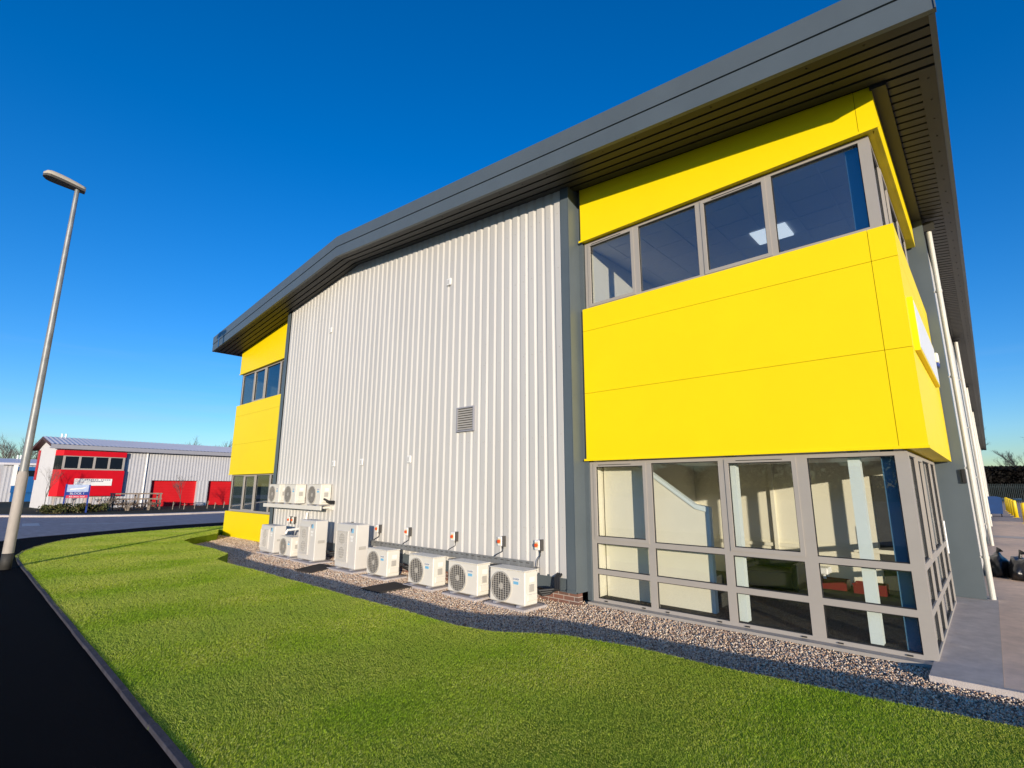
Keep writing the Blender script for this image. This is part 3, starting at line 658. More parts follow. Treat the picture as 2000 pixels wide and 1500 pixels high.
# ------------------------------------------------------------------ air conditioning units
TXTB = mat('badge_blue', (.01, .05, .16), .4); TXTL = mat('badge_light_blue', (.18, .45, .66), .4)
def ac_small(w_, h_, d_=.32, right=.0):
    """origin at front bottom centre of the casing; front faces -Y"""
    root = empty('condenser_unit')
    x0, x1 = -w_/2, w_/2
    b = MB().bbox(x0, x1, 0, d_, .03, h_-.012, .014)
    MBf = b.build('casing', M['ac'], root)
    MB().bbox(x0-.006, x1+.006, -.006, d_+.006, h_-.0115, h_+.006, .006).build('lid', M['ac'], root)
    r = h_*.40; c = (x0+.03+r+.02, h_*.50)
    MB().disc(c, r, -.003, -.0005, 28).build('fan_opening', M['acdark'], root)
    g = MB(); g.ring(c, r-.006, r+.012, -.022, -.0035, 28)
    k = 8
    for i in range(1, k):
        u = -r+2*r*i/k; hh = math.sqrt(max(r*r-u*u, 0))
        g.box(c[0]+u-.003, c[0]+u+.003, -.020, -.014, c[1]-hh, c[1]+hh)
    for i in range(1, 13):
        u = -r+2*r*i/13; hh = math.sqrt(max(r*r-u*u, 0))
        g.box(c[0]-hh, c[0]+hh, -.0135, -.009, c[1]+u-.0022, c[1]+u+.0022)
    g.disc(c, r*.22, -.0085, -.0035, 18)
    g.build('fan_grille', M['wire'], root)
    bx = c[0]+r+.05
    MB().box(bx, min(bx+.13, x1-.02), -.004, -.0005, h_*.72, h_*.79).build('badge_plate', M['white'], root)
    text('badge_lettering', 'DAIKIN', .042, (bx+.062, -.005, h_*.755), FRONT, TXTB, root, .0008)
    MB().box(bx, min(bx+.11, x1-.02), -.004, -.0005, h_*.61, h_*.69).build('energy_label', TXTL, root)
    q = MB(); q.bbox(x1+.0005, x1+.014, .10, .22, h_*.42, h_*.62, .004); q.build('handle_recess', M['wire'], root)
    q = MB(); q.bbox(x1+.0005, x1+.022, .05, d_-.03, .10, h_*.36, .008); q.build('valve_cover', M['ac'], root)
    MB().box(x1+.0005, x1+.003, .12, .24, h_*.68, h_*.82).build('rating_label', M['white'], root)
    for s in (-1, 1): MB().box(s*w_*.33-.03, s*w_*.33+.03, -.03, d_+.03, 0, .0295).build('foot', M['ggrey'], root)
    return root
def ac_tall(w_, h_, d_=.34):
    root = empty('condenser_unit'); x0, x1 = -w_/2, w_/2
    MB().bbox(x0, x1, 0, d_, .03, h_, .016).build('casing', M['acgrey'], root)
    MB().box(x0+.67*w_, x0+.676*w_, -.0025, -.0004, .04, h_-.01).build('panel_seam', M['wire'], root)
    gx0, gx1, gz0, gz1 = x0+.05, x0+.62*w_, .17*h_, .83*h_
    MB().box(gx0, gx1, -.003, -.0005, gz0, gz1).build('fan_opening', M['acgrey'], root)
    for zc in (.35*h_, .66*h_):
        MB().disc(((gx0+gx1)/2-.02, zc), .13, -.0045, -.0032, 24).build('fan', M['acdark'], root)
    g = MB()
    for q in ((gx0, gx1, gz0-.015, gz0), (gx0, gx1, gz1, gz1+.015), (gx0-.015, gx0, gz0-.015, gz1+.015), (gx1, gx1+.015, gz0-.015, gz1+.015)): g.box(q[0], q[1], -.03, -.0006, q[2], q[3])
    for i in range(1, 16): x = gx0+(gx1-gx0)*i/16; g.box(x-.004, x+.004, -.026, -.02, gz0, gz1)
    for i in range(1, 12): z = gz0+(gz1-gz0)*i/12; g.box(gx0, gx1, -.0195, -.014, z-.003, z+.003)
    g.build('grille_guard', M['acgrey'], root)
    # triangular two-tone emblem
    ex = x0+.80*w_; ez = h_*.86
    MB().prismy([(ex-.055, ez+.05), (ex+.0, ez+.05), (ex-.055, ez-.05)], -.004, -.0005).build('emblem', TXTB, root)
    MB().prismy([(ex+.012, ez+.05), (ex+.06, ez+.05), (ex+.06, ez-.05), (ex-.035, ez-.05)], -.004, -.0005).build('emblem', TXTL, root)
    text('badge_lettering', 'DAIKIN', .05, (ex, -.004, h_*.73), FRONT, M['white'], root, .0008)
    for z in (.62, .69): MB().box(ex-.05, ex+.04, -.003, -.0005, h_*z, h_*(z+.05)).build('label', M['white'], root)
    MB().bbox(x1+.0005, x1+.012, .08, .26, h_*.45, h_*.52, .004).build('handle_recess', M['wire'], root)
    for s in (-1, 1): MB().box(s*w_*.33-.03, s*w_*.33+.03, -.03, d_+.02, 0, .0295).build('foot', M['ggrey'], root)
    return root
def ac_mid(w_, h_, d_=.34):
    root = ac_tall(w_, h_, d_); return root
GG = 'air conditioning units standing on the gravel'
yF = -1.14
smallA = ac_small(.80, .565)
posA = [(-5.66, 'cream outdoor condenser on gravel, nearest the yellow bay'), (-6.78, 'cream outdoor condenser, second from the yellow bay, nearly touching its right neighbour'),
        (-8.01, 'cream outdoor condenser on gravel beneath the louvre, right of the brown mat'), (-9.58, 'cream outdoor condenser beside the right-hand tall grey cabinet')]
for i, (x, lab) in enumerate(posA):
    o = smallA if i == 0 else copy_tree(smallA)
    o.location = (x, yF+.01*(i % 2), .062); tag(o, lab, 'air conditioner', GG)
    sl = MB().bbox(x-.46, x+.47, yF-.09, yF+.50, .0, .0615, .012).build('concrete_pad', M['conc'])
    tag(sl, 'grey concrete pad under the '+['condenser nearest the yellow bay', 'second condenser from the yellow bay', 'condenser below the louvre', 'condenser beside the tall grey cabinet'][i], 'concrete pad', 'concrete pads under the air conditioners')
tl = ac_tall(.93, 1.03)
for i, (x, lab) in enumerate(((-10.98, 'tall grey condenser cabinet with blue emblem, right of the tall pair'), (-12.98, 'tall grey condenser cabinet with blue emblem, left of the tall pair'))):
    o = tl if i == 0 else copy_tree(tl); o.location = (x, -1.11, .062); tag(o, lab, 'air conditioner', GG)
    sl = MB().bbox(x-.56, x+.60, -1.26, -.62, .0, .0615, .012).build('concrete_pad', M['conc']); tag(sl, 'grey concrete pad under the '+('right' if i == 0 else 'left')+' tall condenser cabinet', 'concrete pad', 'concrete pads under the air conditioners')
o = ac_small(.74, .53); o.location = (-14.18, -1.13, .062); tag(o, 'small cream condenser wedged between the medium and the left tall cabinet', 'air conditioner', GG)
o = ac_mid(.95, .78); o.location = (-15.39, -1.15, .062); tag(o, 'medium height grey condenser in front of the left yellow panel', 'air conditioner', GG)
for x, lab in ((-14.18, 'grey concrete pad under the small condenser'), (-15.39, 'grey concrete pad under the medium height condenser')):
    sl = MB().bbox(x-.5, x+.5, -1.24, -.66, .0, .0615, .012).build('concrete_pad', M['conc']); tag(sl, lab, 'concrete pad', 'concrete pads under the air conditioners')
wu = ac_small(.80, .60)
for i, (x, lab) in enumerate(((-13.80, 'cream condenser on the wall rail, rightmost of the three'), (-15.38, 'cream condenser on the wall rail, middle of the three'), (-16.55, 'cream condenser on the wall rail, leftmost of the three'))):
    o = wu if i == 0 else copy_tree(wu); o.location = (x, -.60, 1.435); tag(o, lab, 'air conditioner', 'condensers on the wall rail')
rk = empty('wall_rack', (-15.2, -.3, 1.3), label='long cream steel rack carrying three condensers on the silver wall', cat='rack')
MB().box(-1.95, 1.95, -.36, -.32, .02, .133).build('rail', M['ac'], rk); MB().box(-1.95, 1.95, .0, .045, .02, .133).build('rail', M['ac'], rk)
for x in (-1.8, -.6, .6, 1.8): MB().box(x-.02, x+.02, -.319, -.001, .06, .10).build('bracket_arm', M['ac'], rk)
# isolators, cables, tray, pipework
ISO = [(-5.66, 'isolator switch box above the condenser nearest the yellow bay'), (-6.60, 'isolator switch box above the gap between the two right condensers'), (-7.98, 'isolator switch box under the louvre'), (-9.62, 'isolator switch box right of the tall cabinets'),
       (-10.86, 'isolator switch box at the right edge of the right tall cabinet'), (-12.20, 'isolator switch box between the two tall cabinets'), (-15.60, 'isolator switch box, right of the close pair at far left'), (-15.86, 'isolator switch box, left of the close pair at far left')]
iso = None
for i, (x, lab) in enumerate(ISO):
    if iso is None:
        iso = empty('isolator_switch'); MB().bbox(-.07, .045, -.09, -.0, -.085, .085, .008).build('housing', M['white'], iso)
        MB().box(.0455, .075, -.075, .0, -.10, .10).build('back_plate', M['acdark'], iso)
        MB().box(-.055, .025, -.0925, -.0905, -.05, .05).build('face_plate', mat('pale_yellow_plate', (.75, .62, .35), .5), iso)
        b = MB().disc((-.015, 0), .032, -.125, -.093, 14); b.box(-.022, -.008, -.135, -.1255, -.03, .03); b.build('knob', M['orange'], iso)
        MB().tube([(.03, -.04, -.0855), (.03, -.04, -.13)], .014, 8).build('gland', M['dark'], iso)
        o = iso
    else: o = copy_tree(iso)
    o.location = (x, -.256, .945); tag(o, lab, 'isolator switch', 'isolator switches on the wall')
for i, (x, lab) in enumerate(ISO[:5]):
    tx = x-.12 if i else x-.02; ez = .62 if i else .25
    c = MB().tube([(x+.03, -.296, .814), (x+.03, -.30, .76), (tx+.02, -.34, .69), (tx, -.38, ez+.03), (tx-.02, -.44, ez)], .009, 6).build('cable', M['dark'])
    tag(c, 'black cable hanging from the '+lab.replace('isolator ', ''), 'cable', 'cables below the isolator switches')
tr = empty('cable_tray', (-8.3, -.35, .6), label='galvanised cable tray running along the wall behind the condensers', cat='cable tray')
b = MB(); b.box(-2.66, 2.64, -.10, -.094, -.05, .075); b.box(-2.66, 2.64, -.094, .085, -.05, -.044)
b.build('channel', M['galv'], tr)
b = MB()
for x in np.arange(-2.5, 2.6, .16): b.box(x, x+.08, -.1015, -.1003, .03, .045)
b.build('slots', M['acdark'], tr)
for x in (-2, -.6, .8, 2.2): MB().box(x-.02, x+.02, -.09, .11, -.09, -.051).build('tray_bracket', M['galv'], tr)
PIPES = [(-5.30, 'black insulated pipe loop behind the condenser nearest the yellow bay', .45), (-9.05, 'black insulated pipes behind the condenser beside the tall cabinet', .55), (-12.35, 'black insulated pipes in the gap between the tall cabinets', .75)]
for (x, lab, h) in PIPES:
    b = MB()
    for k in range(3):
        o_ = k*.04
        b.tube([(x-.12, -.72-o_, .25+o_), (x+.02, -.68-o_, .20+o_), (x+.10+o_, -.58, .22+o_), (x+.12+o_, -.45, h*.6), (x+.05+o_, -.36, h), (x+.02+o_, -.24, h+.04)], .022, 8)
    tag(b.build('pipework', M['dark']), lab, 'pipe', 'insulated pipe runs')
b = MB().tube([(-14.75, -.9, .62), (-14.75, -.85, .72), (-14.75, -.45, .74), (-14.75, -.32, .80), (-14.75, -.30, 1.2)], .035, 10); tag(b.build('pipework', M['white']), 'pale insulated pipe rising above the small condenser', 'pipe', 'insulated pipe runs')
b = MB().tube([(-13.36, -.5, 1.62), (-13.26, -.5, 1.60), (-13.22, -.45, 1.56), (-13.22, -.27, 1.55)], .03, 8); b.tube([(-13.36, -.42, 1.55), (-13.24, -.42, 1.52), (-13.22, -.27, 1.50)], .03, 8)
tag(b.build('pipework', M['dark']), 'black pipe stub at the end of the wall rack', 'pipe', 'insulated pipe runs')
for pts, lab in (([(-11.85, -1.9), (-11.15, -1.85), (-11.55, -1.0), (-12.3, -1.05)], 'dark brown mat on gravel in front of the tall cabinets'), ([(-8.72, -2.0), (-8.1, -1.98), (-8.15, -1.22), (-8.8, -1.2)], 'dark brown mat on gravel left of the condenser below the louvre')):
    b = MB().prism(pts, .012, .052); o = b.build('floor_grating', M['mat']); tag(o, lab, 'mat', 'brown mats on the gravel')

# ------------------------------------------------------------------ street lamp
lp = empty('street_lamp', (-15.18, -6.65, .228), label='tall galvanised street lamp with flat head at the lawn corner', cat='street lamp')
MB().tube([(0, 0, 0), (0, 0, .33)], [.098, .098], 20).build('shaded_pole_foot', mat('shade_darkened_steel', (.035, .033, .03), .7, .3, 8), lp, True)  # foot of the pole coloured dark to stand for a shadow across it
MB().tube([(0, 0, .3305), (0, 0, 1.98), (0, 0, 2.06)], [.096, .096, .080], 20, False).build('lower_shaft', mat('weathered_galvanising', (.36, .32, .28), .7, .2, 6, stretch=(1, 1, .3)), lp, True)
MB().tube([(0, 0, 2.0605), (0, 0, 5.5), (0, 0, 9.0)], [.078, .062, .046], 18, False).build('pole', M['galv'], lp, True)
MB().tube([(0, 0, 7.96), (0, 0, 8.0)], .053, 16).build('joint_collar', M['galv'], lp)
hd = empty('tmp'); bpy.data.objects.remove(hd)
def lamp_head():
    """flat teardrop head, overhanging towards -Y, 6 degrees up"""
    b = MB(); secs = []
    for t in np.linspace(0, 1, 13):
        y = .15-.80*t
        wv = .10+.085*math.sin(min(1, t*1.25)*PI/2) if t < .8 else .185*math.sqrt(max(0.03, 1-((t-.8)/.2)**2))
        hv = .10+.06*math.sin(t*PI*.75) if t < .8 else .157*math.sqrt(max(.15, 1-((t-.8)/.2)**2))
        secs.append((y, wv, hv, .10*t))
    v = []; n = 14
    for (y, wv, hv, lift) in secs:
        for k in range(n):
            a = PI*k/(n-1); v.append((wv*math.cos(a), y, lift+hv*math.sin(a)))
    f = [(i*n+k, i*n+k+1, (i+1)*n+k+1, (i+1)*n+k) for i in range(len(secs)-1) for k in range(n-1)]+[tuple(range(n)), tuple(range((len(secs)-1)*n, len(secs)*n))]
    return b.add(v, f), secs
hb, secs = lamp_head()
ho = hb.build('lamp_head', mat('weathered_beige_aluminium', (.42, .37, .29), .6, .15, 6), lp, True); ho.location = (0, 0, 8.98)
b = MB(); v = []
for (y, wv, hv, lift) in secs: v += [(-wv*1.0, y, lift), (wv, y, lift), (wv*.85, y, lift-.05), (-wv*.85, y, lift-.05)]
b.add(v, [(4*i+a, 4*i+(a+1) % 4, 4*i+4+(a+1) % 4, 4*i+4+a) for i in range(len(secs)-1) for a in range(4)]+[(0, 1, 2, 3), tuple(range(len(v)-4, len(v)))])
b.build('lens', M['acdark'], ho)
MB().tube([(0, .0, .085), (0, .0, .13)], .035, 10).build('photocell', M['dark'], ho)
sn = MB().box(-.02, .02, -.17, -.10, 1.75, 2.2); o = sn.build('number_plate', M['white'], lp)

# ------------------------------------------------------------------ red unit across the road (local frame: x along the front, y into the building)
RB = empty('industrial_unit', (-55.85, -2.37, -.02), math.radians(95.07), label='grey unit with red corner bay and red roller doors across the road', cat='building')
EZ, RZ, DP = 5.0, 6.08, 6.4
def rib_front(b, x0, x1, z0, z1, pt=.25, dep=.035):
    n = max(1, int((x1-x0)/pt)); p = (x1-x0)/n; prof = []
    for i in range(n): a = x0+i*p; prof += [(a, 0), (a+.45*p, 0), (a+.55*p, -dep), (a+.9*p, -dep)]
    prof.append((x1, 0)); v = []
    for (px, py) in prof: v += [(px, py, z0), (px, py, z1)]
    b.add(v, [(2*i, 2*i+2, 2*i+3, 2*i+1) for i in range(len(prof)-1)])
b = MB(); rib_front(b, 0.0, 7.02, 0, EZ+.2); rib_front(b, 7.02, 20, 2.5, EZ+.2); rib_front(b, 10.97, 11.92, 0, 2.5); rib_front(b, 15.87, 20, 0, 2.5)
# gable wall with its own ribs, and door reveals
ys = np.arange(.0, DP+.01, .25); v = []
gz = lambda y: EZ+.15+(RZ-EZ-.15)*(1-abs(y-3.2)/3.2)
prof = []
for y in ys[:-1]: prof += [(0, y), (0, y+.11), (-.045, y+.14), (-.045, y+.22)]
prof.append((0, DP))
for (px, py) in prof: v += [(px, py, 0), (px, py, gz(py))]
b.add(v, [(2*i, 2*i+2, 2*i+3, 2*i+1) for i in range(len(prof)-1)])
b.box(.02, 20, DP, DP+.05, 0, EZ)
for x in (7.02, 10.97, 11.92, 15.87): b.box(x-.03, x+.03, .005, .36, 0, 2.5)
for x0, x1 in ((7.05, 10.94), (11.95, 15.84)): b.box(x0, x1, .005, .36, 2.5, 2.55)
b.build('wall', M['rgrey'], RB)
b = MB(); n = 90
def roofside(ya, za, yc, zc):
    v = []; k = 0; xs = np.linspace(-.5, 20.3, 4*66+1); prof = [(x, (.03 if (i % 4) in (2, 3) else 0)) for i, x in enumerate(xs)]
    for (x, dz) in prof: v += [(x, ya, za+dz), (x, yc, zc+dz)]
    b.add(v, [(2*i, 2*i+2, 2*i+3, 2*i+1) for i in range(len(prof)-1)])
roofside(-.5, EZ+.36, 3.2, RZ+.1); roofside(6.95, EZ+.36, 3.2, RZ+.1)
rr = b.build('roof', M['roofw'], RB)
b = MB().box(-.5, 20.3, -.62, -.42, EZ, EZ+.34); b.box(-.5, 20.3, -.419, .0, EZ+.06, EZ+.1); b.build('gutter', M['ggrey'], rr)
b = MB()
for (ya, yc) in ((-.5, 3.2), (6.95, 3.2)): b.add([(-.5, ya, EZ+.10), (-.0, ya, EZ+.10), (-.0, yc, RZ-.12), (-.5, yc, RZ-.12), (-.5, ya, EZ+.355), (-.5, yc, RZ+.095)], [(0, 1, 2, 3), (0, 3, 5, 4)])
b.build('verge_soffit', mat('brown_verge', (.09, .04, .035), .6), rr)
for x in (.75, 1.02): MB().tube([(x, 3.2, RZ), (x, 3.2, RZ+.42)], .075, 10).build('flue', M['white'], rr)
def bay(z0, z1): return [(0, 0), (.42, -.42), (4.72, -.42), (4.72, 0)]
def bayob(name, z0, z1, mt, ins=0):
    pts = [(.0-.05, .3), (-.05, 0-ins*0), (.40, -.42+ins), (4.72-ins, -.42+ins), (4.72-ins, -.055)]
    return MB().prism([(-.05, .0), (.40, -.44+ins), (4.72-ins, -.44+ins), (4.72-ins, -.0), ], z0, z1).build(name, mt, RB)
bayob('red_panel', 1.15, 3.31, M['red']); bayob('red_panel', 4.46, 4.90, M['red'])
wn = bayob('window_band', 3.312, 4.458, M['blackglass'], .06)
b = MB(); b.box(.40, 4.66, -.41, -.381, 3.315, 3.43); b.box(.40, 4.66, -.41, -.381, 4.40, 4.455)
for x in (.40, 1.43, 2.42, 3.45, 4.50): b.box(x, x+.16, -.412, -.381, 3.431, 4.399)
b.build('frame', M['frame'], wn)
b = MB(); b.box(.2, 4.6, .02, .05, 0, 1.14)
b.build('entrance_glazing', M['blackglass'], RB)
b = MB()
for x in (.25, .95, 1.55, 2.3, 2.7, 3.3): b.box(x, x+.13, -.06, .018, 0, 1.14)
b.box(.25, 3.43, -.0605, -.0505, 1.04, 1.139); b.build('entrance_frame', M['kerb'], RB)
for x0, x1 in ((7.05, 10.94), (11.95, 15.84)):
    b = MB()
    for k in range(10): b.bbox(x0, x1, .34, .36, .25*k+.0, .25*k+.247, .004)
    b.build('roller_door', M['redd'], RB)
MB().tube([(6.42, -.10, 0), (6.42, -.10, EZ)], .065, 10).build('downpipe', M['white'], RB)
MB().box(-.09, -.05, 5.6, 6.3, 2.5, 5.1).build('red_panel', M['red'], RB)
sb = MB().box(1.35, 3.92, -.475, -.441, 2.01, 2.58).build('sign', M['white'], RB)
b = MB()
for k in range(13):
    if k != 7: b.box(2.02+k*.14, 2.02+k*.14+.085, -.48, -.4755, 2.45, 2.53)
for k in range(8): b.box(2.45+k*.11, 2.45+k*.11+.08, -.48, -.4755, 2.33, 2.40)
b.build('sign_lettering', mat('sign_ink', (.10, .09, .16), .5), sb)
MB().add([(1.42, -.4765, 2.53), (1.75, -.4765, 2.42), (1.75, -.4765, 2.40), (1.42, -.4765, 2.49), (1.42, -.4765, 2.40), (2.05, -.4765, 2.25), (2.05, -.4765, 2.235), (1.42, -.4765, 2.37)], [(0, 1, 2, 3), (4, 5, 6, 7)]).build('sign_swoosh', mat('sign_red', (.5, .05, .08), .5), sb)

# blue unit and mustard unit further left
def small_unit(loc, rz, label, colm, wd, dep, ez, rz_, bayw):
    r = empty('industrial_unit', loc, rz, label=label, cat='building')
    b = MB(); rib_front(b, 0, wd, 0, ez+.1, .35); v = []
    g = [(0, 0), (dep, 0), (dep, ez), (dep/2, rz_-.1), (0, ez)]
    b.add([(0, y, z) for (y, z) in g]+[(wd, y, z) for (y, z) in g], [(0, 1, 2, 3, 4), (5, 6, 7, 8, 9), (1, 6, 7, 2)])
    b.build('wall', M['rgrey'], r)
    b = MB(); b.add([(-.5, -.5, ez+.25), (wd, -.5, ez+.25), (wd, dep/2, rz_), (-.5, dep/2, rz_), (wd, dep+.5, ez+.25), (-.5, dep+.5, ez+.25), (-.5, -.5, ez+.0), (wd, -.5, ez), (-.5, dep+.5, ez)], [(0, 1, 2, 3), (3, 2, 4, 5), (0, 1, 7, 6), (6, 0, 3), (3, 5, 8)])
    ro = b.build('roof', M['roofw'], r)
    for x in (1.3, 1.6): MB().tube([(x, dep/2, rz_-.1), (x, dep/2, rz_+.45)], .08, 8).build('flue', M['white'], ro)
    MB().box(.9, .9+bayw, -.4, .0, ez*.27, ez*.70).build('panel', colm, r); MB().box(.9, .9+bayw, -.4, 0, ez*.86, ez*.96).build('panel', colm, r)
    w_ = MB().box(1.0, .8+bayw, -.34, 0, ez*.70, ez*.86).build('window', M['blackglass'], r)
    b = MB()
    for k in range(4): x = 1.0+k*(bayw-.3)/3; b.box(x, x+.1, -.37, -.341, ez*.70, ez*.86)
    b.build('frame', M['frame'], w_)
    MB().box(1.0, .8+bayw, -.06, 0, 0, ez*.27).build('entrance_glazing', M['bluep'] if colm is M['bluep'] else M['blackglass'], r)
    return r
small_unit((-85, -4.1, -.05), math.radians(93), 'pale unit with blue corner bay behind the lamp post', M['bluep'], 16, 5.5, 4.45, 5.3, 3.3)
small_unit((-97, -9.2, -.05), math.radians(93), 'pale unit with mustard bay at the far left edge', M['mustard'], 4.6, 5.5, 4.4, 5.3, 3.4)

# estate sign board
sb = empty('estate_sign', (-47, -1.72, .1), PI/2, label='estate board on blue posts reading BLOCK 1 in front of the red bay', cat='sign')
for s in (-1, 1): MB().box(s*.64-.045, s*.64+.045, -.04, .04, 0, 2.0 if s < 0 else 1.95).build('post', M['blued'], sb)
MB().box(-.594, .594, -.03, .02, 1.45, 1.95).build('header_panel', mat('pale_blue_board', (.42, .50, .68), .5, .2, 3), sb)
MB().box(-.594, .594, -.03, .02, 1.22, 1.449).build('name_panel', M['blued'], sb); MB().box(-.594, .594, -.03, .02, 1.03, 1.219).build('notice_panel', mat('pink_red_board', (.62, .05, .10), .5), sb)
b = MB().add([(-.45, -.032, 1.58), (.30, -.032, 1.66), (.50, -.032, 1.80), (.42, -.032, 1.80), (.2, -.032, 1.74), (-.40, -.032, 1.68)], [(0, 1, 2, 3, 4, 5)]); b.build('header_emblem', M['white'], sb)
text('lettering', 'BLOCK 1', .20, (0, -.033, 1.335), FRONT, M['white'], sb, .002); text('lettering', 'All Units Sold', .155, (0, -.033, 1.125), FRONT, M['white'], sb, .002)

# timber frame beside it
tf = empty('timber_frame', (-49.3, 2.35, .1), label='weathered timber post and rail frame left of the red roller door', cat='timber frame')
for y in (-1.55, -.75, 0, .75, 1.5):
    for x in (0, -1.0): MB().box(x-.055, x+.055, y-.055, y+.055, 0, 1.32 if abs(y) > 1 or y == 0 else .85).build('post', M['timber'], tf)
for x in (.06, -1.06):
    for z in (.42, .80, 1.22): MB().box(x-.02, x+.02, -1.65, 1.6, z, z+.09).build('rail', M['timber'], tf)

# ------------------------------------------------------------------ bare trees, shrubs, hedge
def tree_mesh(h, spread=.42, depth=5, r0=None, seed=0, kids=3, trunk_h=.35, up=.25):
    rd = random.Random(seed); tk = MB(); tw = MB()
    def grow(p, d, L, r, lev):
        q = p+d*L; mid = p+d*L*.5+Vector((rd.uniform(-1, 1), rd.uniform(-1, 1), rd.uniform(-.3, .3)))*L*.05
        (tk if lev <= 1 else tw).tube([p, mid, q], [r, r*.85, r*.68], 6 if lev < 2 else 3, False)
        if lev >= depth: return
        for k in range(kids if lev else kids+1):
            ax = Vector((rd.uniform(-1, 1), rd.uniform(-1, 1), rd.uniform(-.2, .2))).normalized()
            nd = (d+ax*spread*rd.uniform(.7, 1.5)+Vector((0, 0, up*rd.random()))).normalized()
            st = p+(q-p)*(rd.uniform(.55, 1) if k else 1)
            grow(st, nd, L*rd.uniform(.58, .82), r*.60, lev+1)
    grow(Vector((0, 0, 0)), Vector((rd.uniform(-.04, .04), rd.uniform(-.04, .04), 1)).normalized(), h*trunk_h, r0 or h*.018, 0)
    return tk, tw
def bare_tree(loc, h, label, group, seed, mt=None, name='bare_tree', **k):
    r = empty(name, loc, label=label, cat='tree', group=group); a, b = tree_mesh(h, seed=seed, **k)
    mt = mt or M['bark']; a.build('trunk', mt, r); b.build('crown', mt, r); return r
bare_tree((-112, -4.6, -.05), 8.2, 'bare winter tree rising left of the lamp post over the blue unit', 'bare trees behind the red unit', 1, depth=6)
bare_tree((-112, -1.9, -.05), 9.0, 'bare winter tree just behind the lamp post and the red gable', 'bare trees behind the red unit', 2, depth=6)
bare_tree((-114, .4, -.05), 8.6, 'bare winter tree hidden mostly by the red unit ridge', 'bare trees behind the red unit', 3, depth=6)
for i, (y, h) in enumerate(((23.2, 9.6), (26.2, 10.6), (29.2, 10.8))): bare_tree((-112, y, -.05), h, ['bare treetop over the grey roof, leftmost of three', 'bare treetop over the grey roof, middle of three', 'bare treetop over the grey roof next to the yellow wall'][i], 'bare treetops over the grey roof', 5+i, depth=6)
bare_tree((-1.2, 118, -.05), 12.5, 'bare tree beside the end of the roof on the right', 'bare trees beyond the yard', 11, depth=6)
bare_tree((4.8, 122, -.05), 9.0, 'lower bare tree in the middle of the yard skyline', 'bare trees beyond the yard', 12, depth=6)
bare_tree((9.8, 118, -.05), 12.8, 'bare tree at the right edge of the picture', 'bare trees beyond the yard', 13, depth=6)
bare_tree((-53.6, -2.75, .1), 3.7, 'slender bare sapling in front of the grey gable of the red unit', None, 21, name='sapling', depth=5, r0=.03, spread=.35)
bare_tree((-50.5, 5.6, .1), 2.7, 'leafless sapling in front of the red roller door', None, 22, name='sapling', depth=5, r0=.03)
def shrub(name, loc, w_, d_, h_, label, group, leaves, cols, seed, stems=9, leaf=.09):
    r = empty(name, loc, label=label, cat='shrub', group=group); g = np.random.default_rng(seed)
    b = MB()
    for k in range(stems):
        a = g.uniform(0, 2*PI); x, y = math.cos(a)*w_*.3*g.random(), math.sin(a)*d_*.3*g.random()
        b.tube([(x*.5, y*.5, 0), (x, y, h_*.5), (x*1.5, y*1.5, h_*g.uniform(.7, .95))], [.025, .018, .008], 4, False)
    b.build('stems', M['barkl'], r)
    nc = 26; c = np.c_[g.uniform(-1, 1, nc)*w_*.42, g.uniform(-1, 1, nc)*d_*.42, g.uniform(.25, .85, nc)*h_]
    n = leaves; k = g.integers(0, nc, n); p = c[k]+g.normal(0, 1, (n, 3))*np.array([w_, d_, h_])*.09; p[:, 2] = np.clip(p[:, 2], .03, h_)
    u = g.normal(size=(n, 3)); u /= np.linalg.norm(u, axis=1)[:, None]; v = np.cross(u, g.normal(size=(n, 3))); v /= np.linalg.norm(v, axis=1)[:, None]
    s = leaf*g.uniform(.6, 1.3, n)[:, None]
    V = np.stack([p-u*s, p+v*s*.45, p+u*s, p-v*s*.45], 1).reshape(-1, 3)
    mt = island_mat(name+'_leaf', cols, .7, .3)[0]
    fast_mesh('foliage', V, np.arange(4*n).reshape(n, 4), mt, r, per=4)
    return r
GRN = [(.035, .045, .015), (.07, .085, .025), (.12, .12, .04), (.09, .06, .035)]
BRN = [(.06, .045, .03), (.13, .09, .06), (.20, .15, .10), (.10, .05, .04)]
shrub('low_shrub', (-47.3, -2.75, .1), 1.3, 1.5, .62, 'low spreading evergreen shrub left of the estate board', 'low shrubs on the verge', 2500, GRN, 1)
shrub('low_shrub', (-47.6, -1.45, .1), 1.3, 1.7, .66, 'low spreading evergreen shrub under the estate board', 'low shrubs on the verge', 2600, GRN, 2)
shrub('low_shrub', (-48, -.45, .1), 1.2, 1.3, .60, 'low evergreen shrub right of the estate board', 'low shrubs on the verge', 1800, GRN, 3)
shrub('brown_shrub', (-48.6, .35, .1), 1.4, 1.5, 1.05, 'tall brown winter shrub between the estate board and the timber frame', 'brown shrubs by the timber frame', 700, BRN, 4, 26, .05)
shrub('brown_shrub', (-48.7, 1.65, .1), 1.2, 1.5, .85, 'brown winter shrub growing through the timber frame', 'brown shrubs by the timber frame', 500, BRN, 5, 24, .05)
shrub('brown_shrub', (-48.7, 3.0, .1), 1.2, 1.3, .75, 'brown winter shrub at the right end of the timber frame', 'brown shrubs by the timber frame', 400, BRN, 6, 20, .05)
